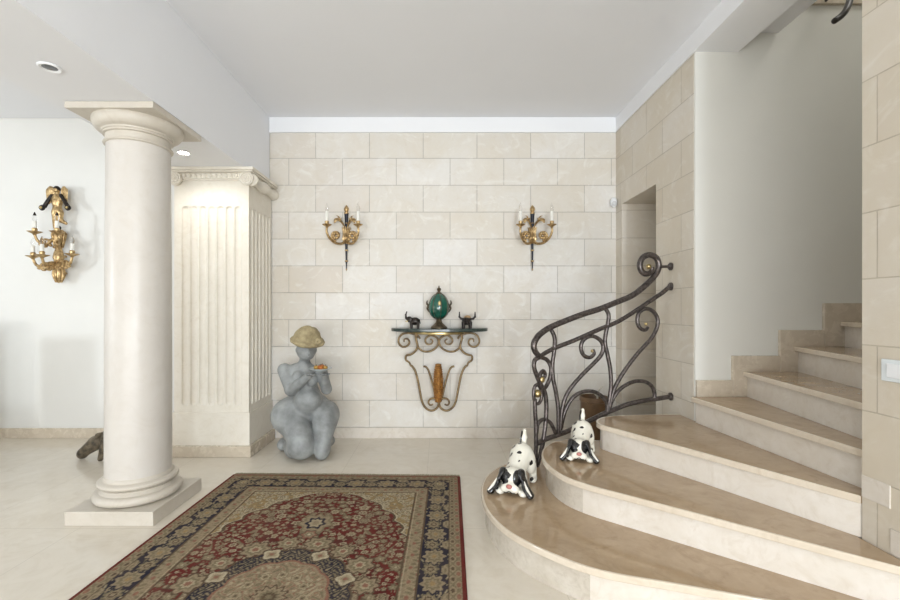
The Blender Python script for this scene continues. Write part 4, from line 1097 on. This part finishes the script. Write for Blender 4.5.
    for sx in (-1, 1):
        for sy in (-1, 1):
            flower(m | True, sx * (hw - 0.139), sy * (hl - 0.139), 0.042, ('navy', 'tan', 'olive', 'ltan', 'gold'), 8, 0, X=U, Y=V)
    m = (d > 0.020) & (d <= 0.072); put(m, 'tan')
    g = np.sin(along * 2 * PI / 0.075) + 1.0 * np.sin((d - 0.02) * 2 * PI / 0.05)
    put(m & (np.abs(g) < 0.35), 'olive'); put(m & (g > 1.35), 'rose'); put(m & (g < -1.5), 'brown')
    put(np.abs(d - 0.0745) < 0.004, 'brown')
    put(d <= 0.020, 'red'); put((d <= 0.020) & (hl - np.abs(V) < 0.012), 'rose')
    nz = rng.normal(1, 0.10, U.shape)
    col *= 0.95 * np.clip(nz, 0.6, 1.4)[..., None]
    # soft pile height, slightly rounded edges
    Z = np.full(U.shape, hh) + rng.normal(0, 0.00025, U.shape); Z[d < 0.004] = 0.004
    verts = np.stack([U, V, Z], -1).reshape(-1, 3)
    idx = np.arange(nu * nv).reshape(nv, nu)
    faces = np.stack([idx[:-1, :-1], idx[:-1, 1:], idx[1:, 1:], idx[1:, :-1]], -1).reshape(-1, 4)
    # underside and rim
    per = np.concatenate([idx[0, :], idx[1:, -1], idx[-1, -2::-1], idx[-2:0:-1, 0]])
    n0 = len(verts)
    low = verts[per].copy(); low[:, 2] = 0.0004
    verts = np.concatenate([verts, low]); k = np.arange(len(per)); k2 = (k + 1) % len(per)
    rim = np.stack([per[k], n0 + k, n0 + k2, per[k2]], -1)
    me = bpy.data.meshes.new('pile')
    me.from_pydata(verts.tolist(), [], faces.tolist() + rim.tolist()); me.update()
    at = me.color_attributes.new('weave', 'FLOAT_COLOR', 'POINT')
    full = np.ones((len(verts), 4), np.float32); full[:n0, :3] = col.reshape(-1, 3); full[n0:, :3] = C_['brown']
    at.data.foreach_set('color', full.ravel())
    return me
tm = NT('knotted wool'); ca = tm.n('ShaderNodeVertexColor', _layer_name='weave'); v_ = tm.coord()
f_ = tm.noise(v_, 260, 2); f2_ = tm.noise(v_, 5, 3)
c_ = tm.mix(tm.ramp(f_, [(0.3, (0.28, 0.28, 0.28)), (0.65, (0, 0, 0))]), ca.outputs['Color'], lin((60, 48, 40)))
c_ = tm.mix(tm.ramp(f2_, [(0.4, (0, 0, 0)), (0.7, (0.14, 0.14, 0.14))]), c_, lin((150, 130, 105)))
tm.l(c_, tm.b.inputs['Base Color']); tm.bump(f_, 0.35, 0.002); tm.set(Roughness=0.95); tm.b.inputs['Specular IOR Level'].default_value = 0.15
M['rug'] = tm.m
rr_ = thing('persian_rug', 'large Persian rug with red field, navy border and tan medallion on the marble floor', 'rug', (-0.675, 1.722, 0))
obj('pile', rug(), M['rug'], rr_, world=False)
M['fringe'] = pm('cream wool fringe', (166, 156, 130), 0.9, var=0.3, scale=120)
for s in (-1, 1):
    bm = NB(); rg = random.Random(3)
    for k in range(240):
        x = -0.778 + 1.556 * k / 239
        y0, y1 = s * 1.274, s * (1.274 + 0.038 + rg.uniform(-.004, .004))
        tube(bm, [(x, y0, 0.004), (x + rg.uniform(-.002, .002), y1, 0.0026)], 0.0024, 5)
    o = obj('fringe', bm, M['fringe'], rr_, world=False); o['kind'] = 'stuff'
rr_.rotation_euler = (0, 0, math.radians(-1.3))
# ================================================================== daylight, lamps and added fill lights
w = bpy.data.worlds.new('daylight'); S.world = w; w.use_nodes = True
bg = w.node_tree.nodes['Background']; bg.inputs[0].default_value = (1.0, 0.985, 0.96, 1); bg.inputs[1].default_value = 0.66
def area(name, loc, aim, sx, sy, power, color):
    l = bpy.data.lights.new(name, 'AREA'); l.shape = 'RECTANGLE'; l.size = sx; l.size_y = sy; l.energy = power; l.color = color
    o = bpy.data.objects.new(name, l); COL.objects.link(o); o.location = loc
    d = Vector(aim) - Vector(loc); o.rotation_euler = d.to_track_quat('-Z', 'Y').to_euler()
    return o
area('entrance_glass_door_light', (1.35, -4.4, 1.40), (-1.0, 3.4, 1.2), 0.9, 1.3, 175, (0.80, 0.90, 1.0))
area('ceiling_fill', (-1.0, -4.3, 0.5), (-0.6, 1.5, 2.6), 4.5, 0.9, 165, (0.97, 0.985, 1.0))  # fill light added low and aimed up to brighten the ceiling, no known source
area('left_room_window_light', (-5.9, 0.6, 1.5), (-3.0, 3.9, 1.3), 0.34, 0.45, 36, (0.84, 0.92, 1.0))
area('stairwell_fill', (2.9, 1.95, 4.4), (2.4, 2.4, 1.5), 0.6, 0.5, 7, (1.0, 0.97, 0.92))  # dim fill added at the top to brighten the stairwell, no lamp known there
def spot(name, loc, aim, power, ang, color, rad=0.03, blend=0.6):
    l = bpy.data.lights.new(name, 'SPOT'); l.energy = power; l.spot_size = math.radians(ang); l.color = color; l.shadow_soft_size = rad; l.spot_blend = blend
    o = bpy.data.objects.new(name, l); COL.objects.link(o); o.location = loc
    o.rotation_euler = (Vector(aim) - Vector(loc)).to_track_quat('-Z', 'Y').to_euler()
spot('recessed_spot_light', (-1.80, 3.06, 2.235), (-1.78, 3.2, 0.0), 9, 150, (1, 0.98, 0.95))
# ================================================================== camera
cd = bpy.data.cameras.new('camera'); cam = bpy.data.objects.new('camera', cd); COL.objects.link(cam)
cd.sensor_width = 36.0; cd.sensor_fit = 'HORIZONTAL'; cd.lens = F / 900 * 36
cd.shift_x = (450 - CX) / 900; cd.shift_y = (CY - 300) / 900
cam.location = (0, 0, CH); cam.rotation_euler = (PI / 2, 0, 0); cd.clip_start = 0.05
S.camera = cam
S.view_settings.view_transform = 'Standard'; S.view_settings.look = 'None'; S.view_settings.gamma = 1.0
S.view_settings.use_curve_mapping = False
S.view_settings.exposure = 0.22
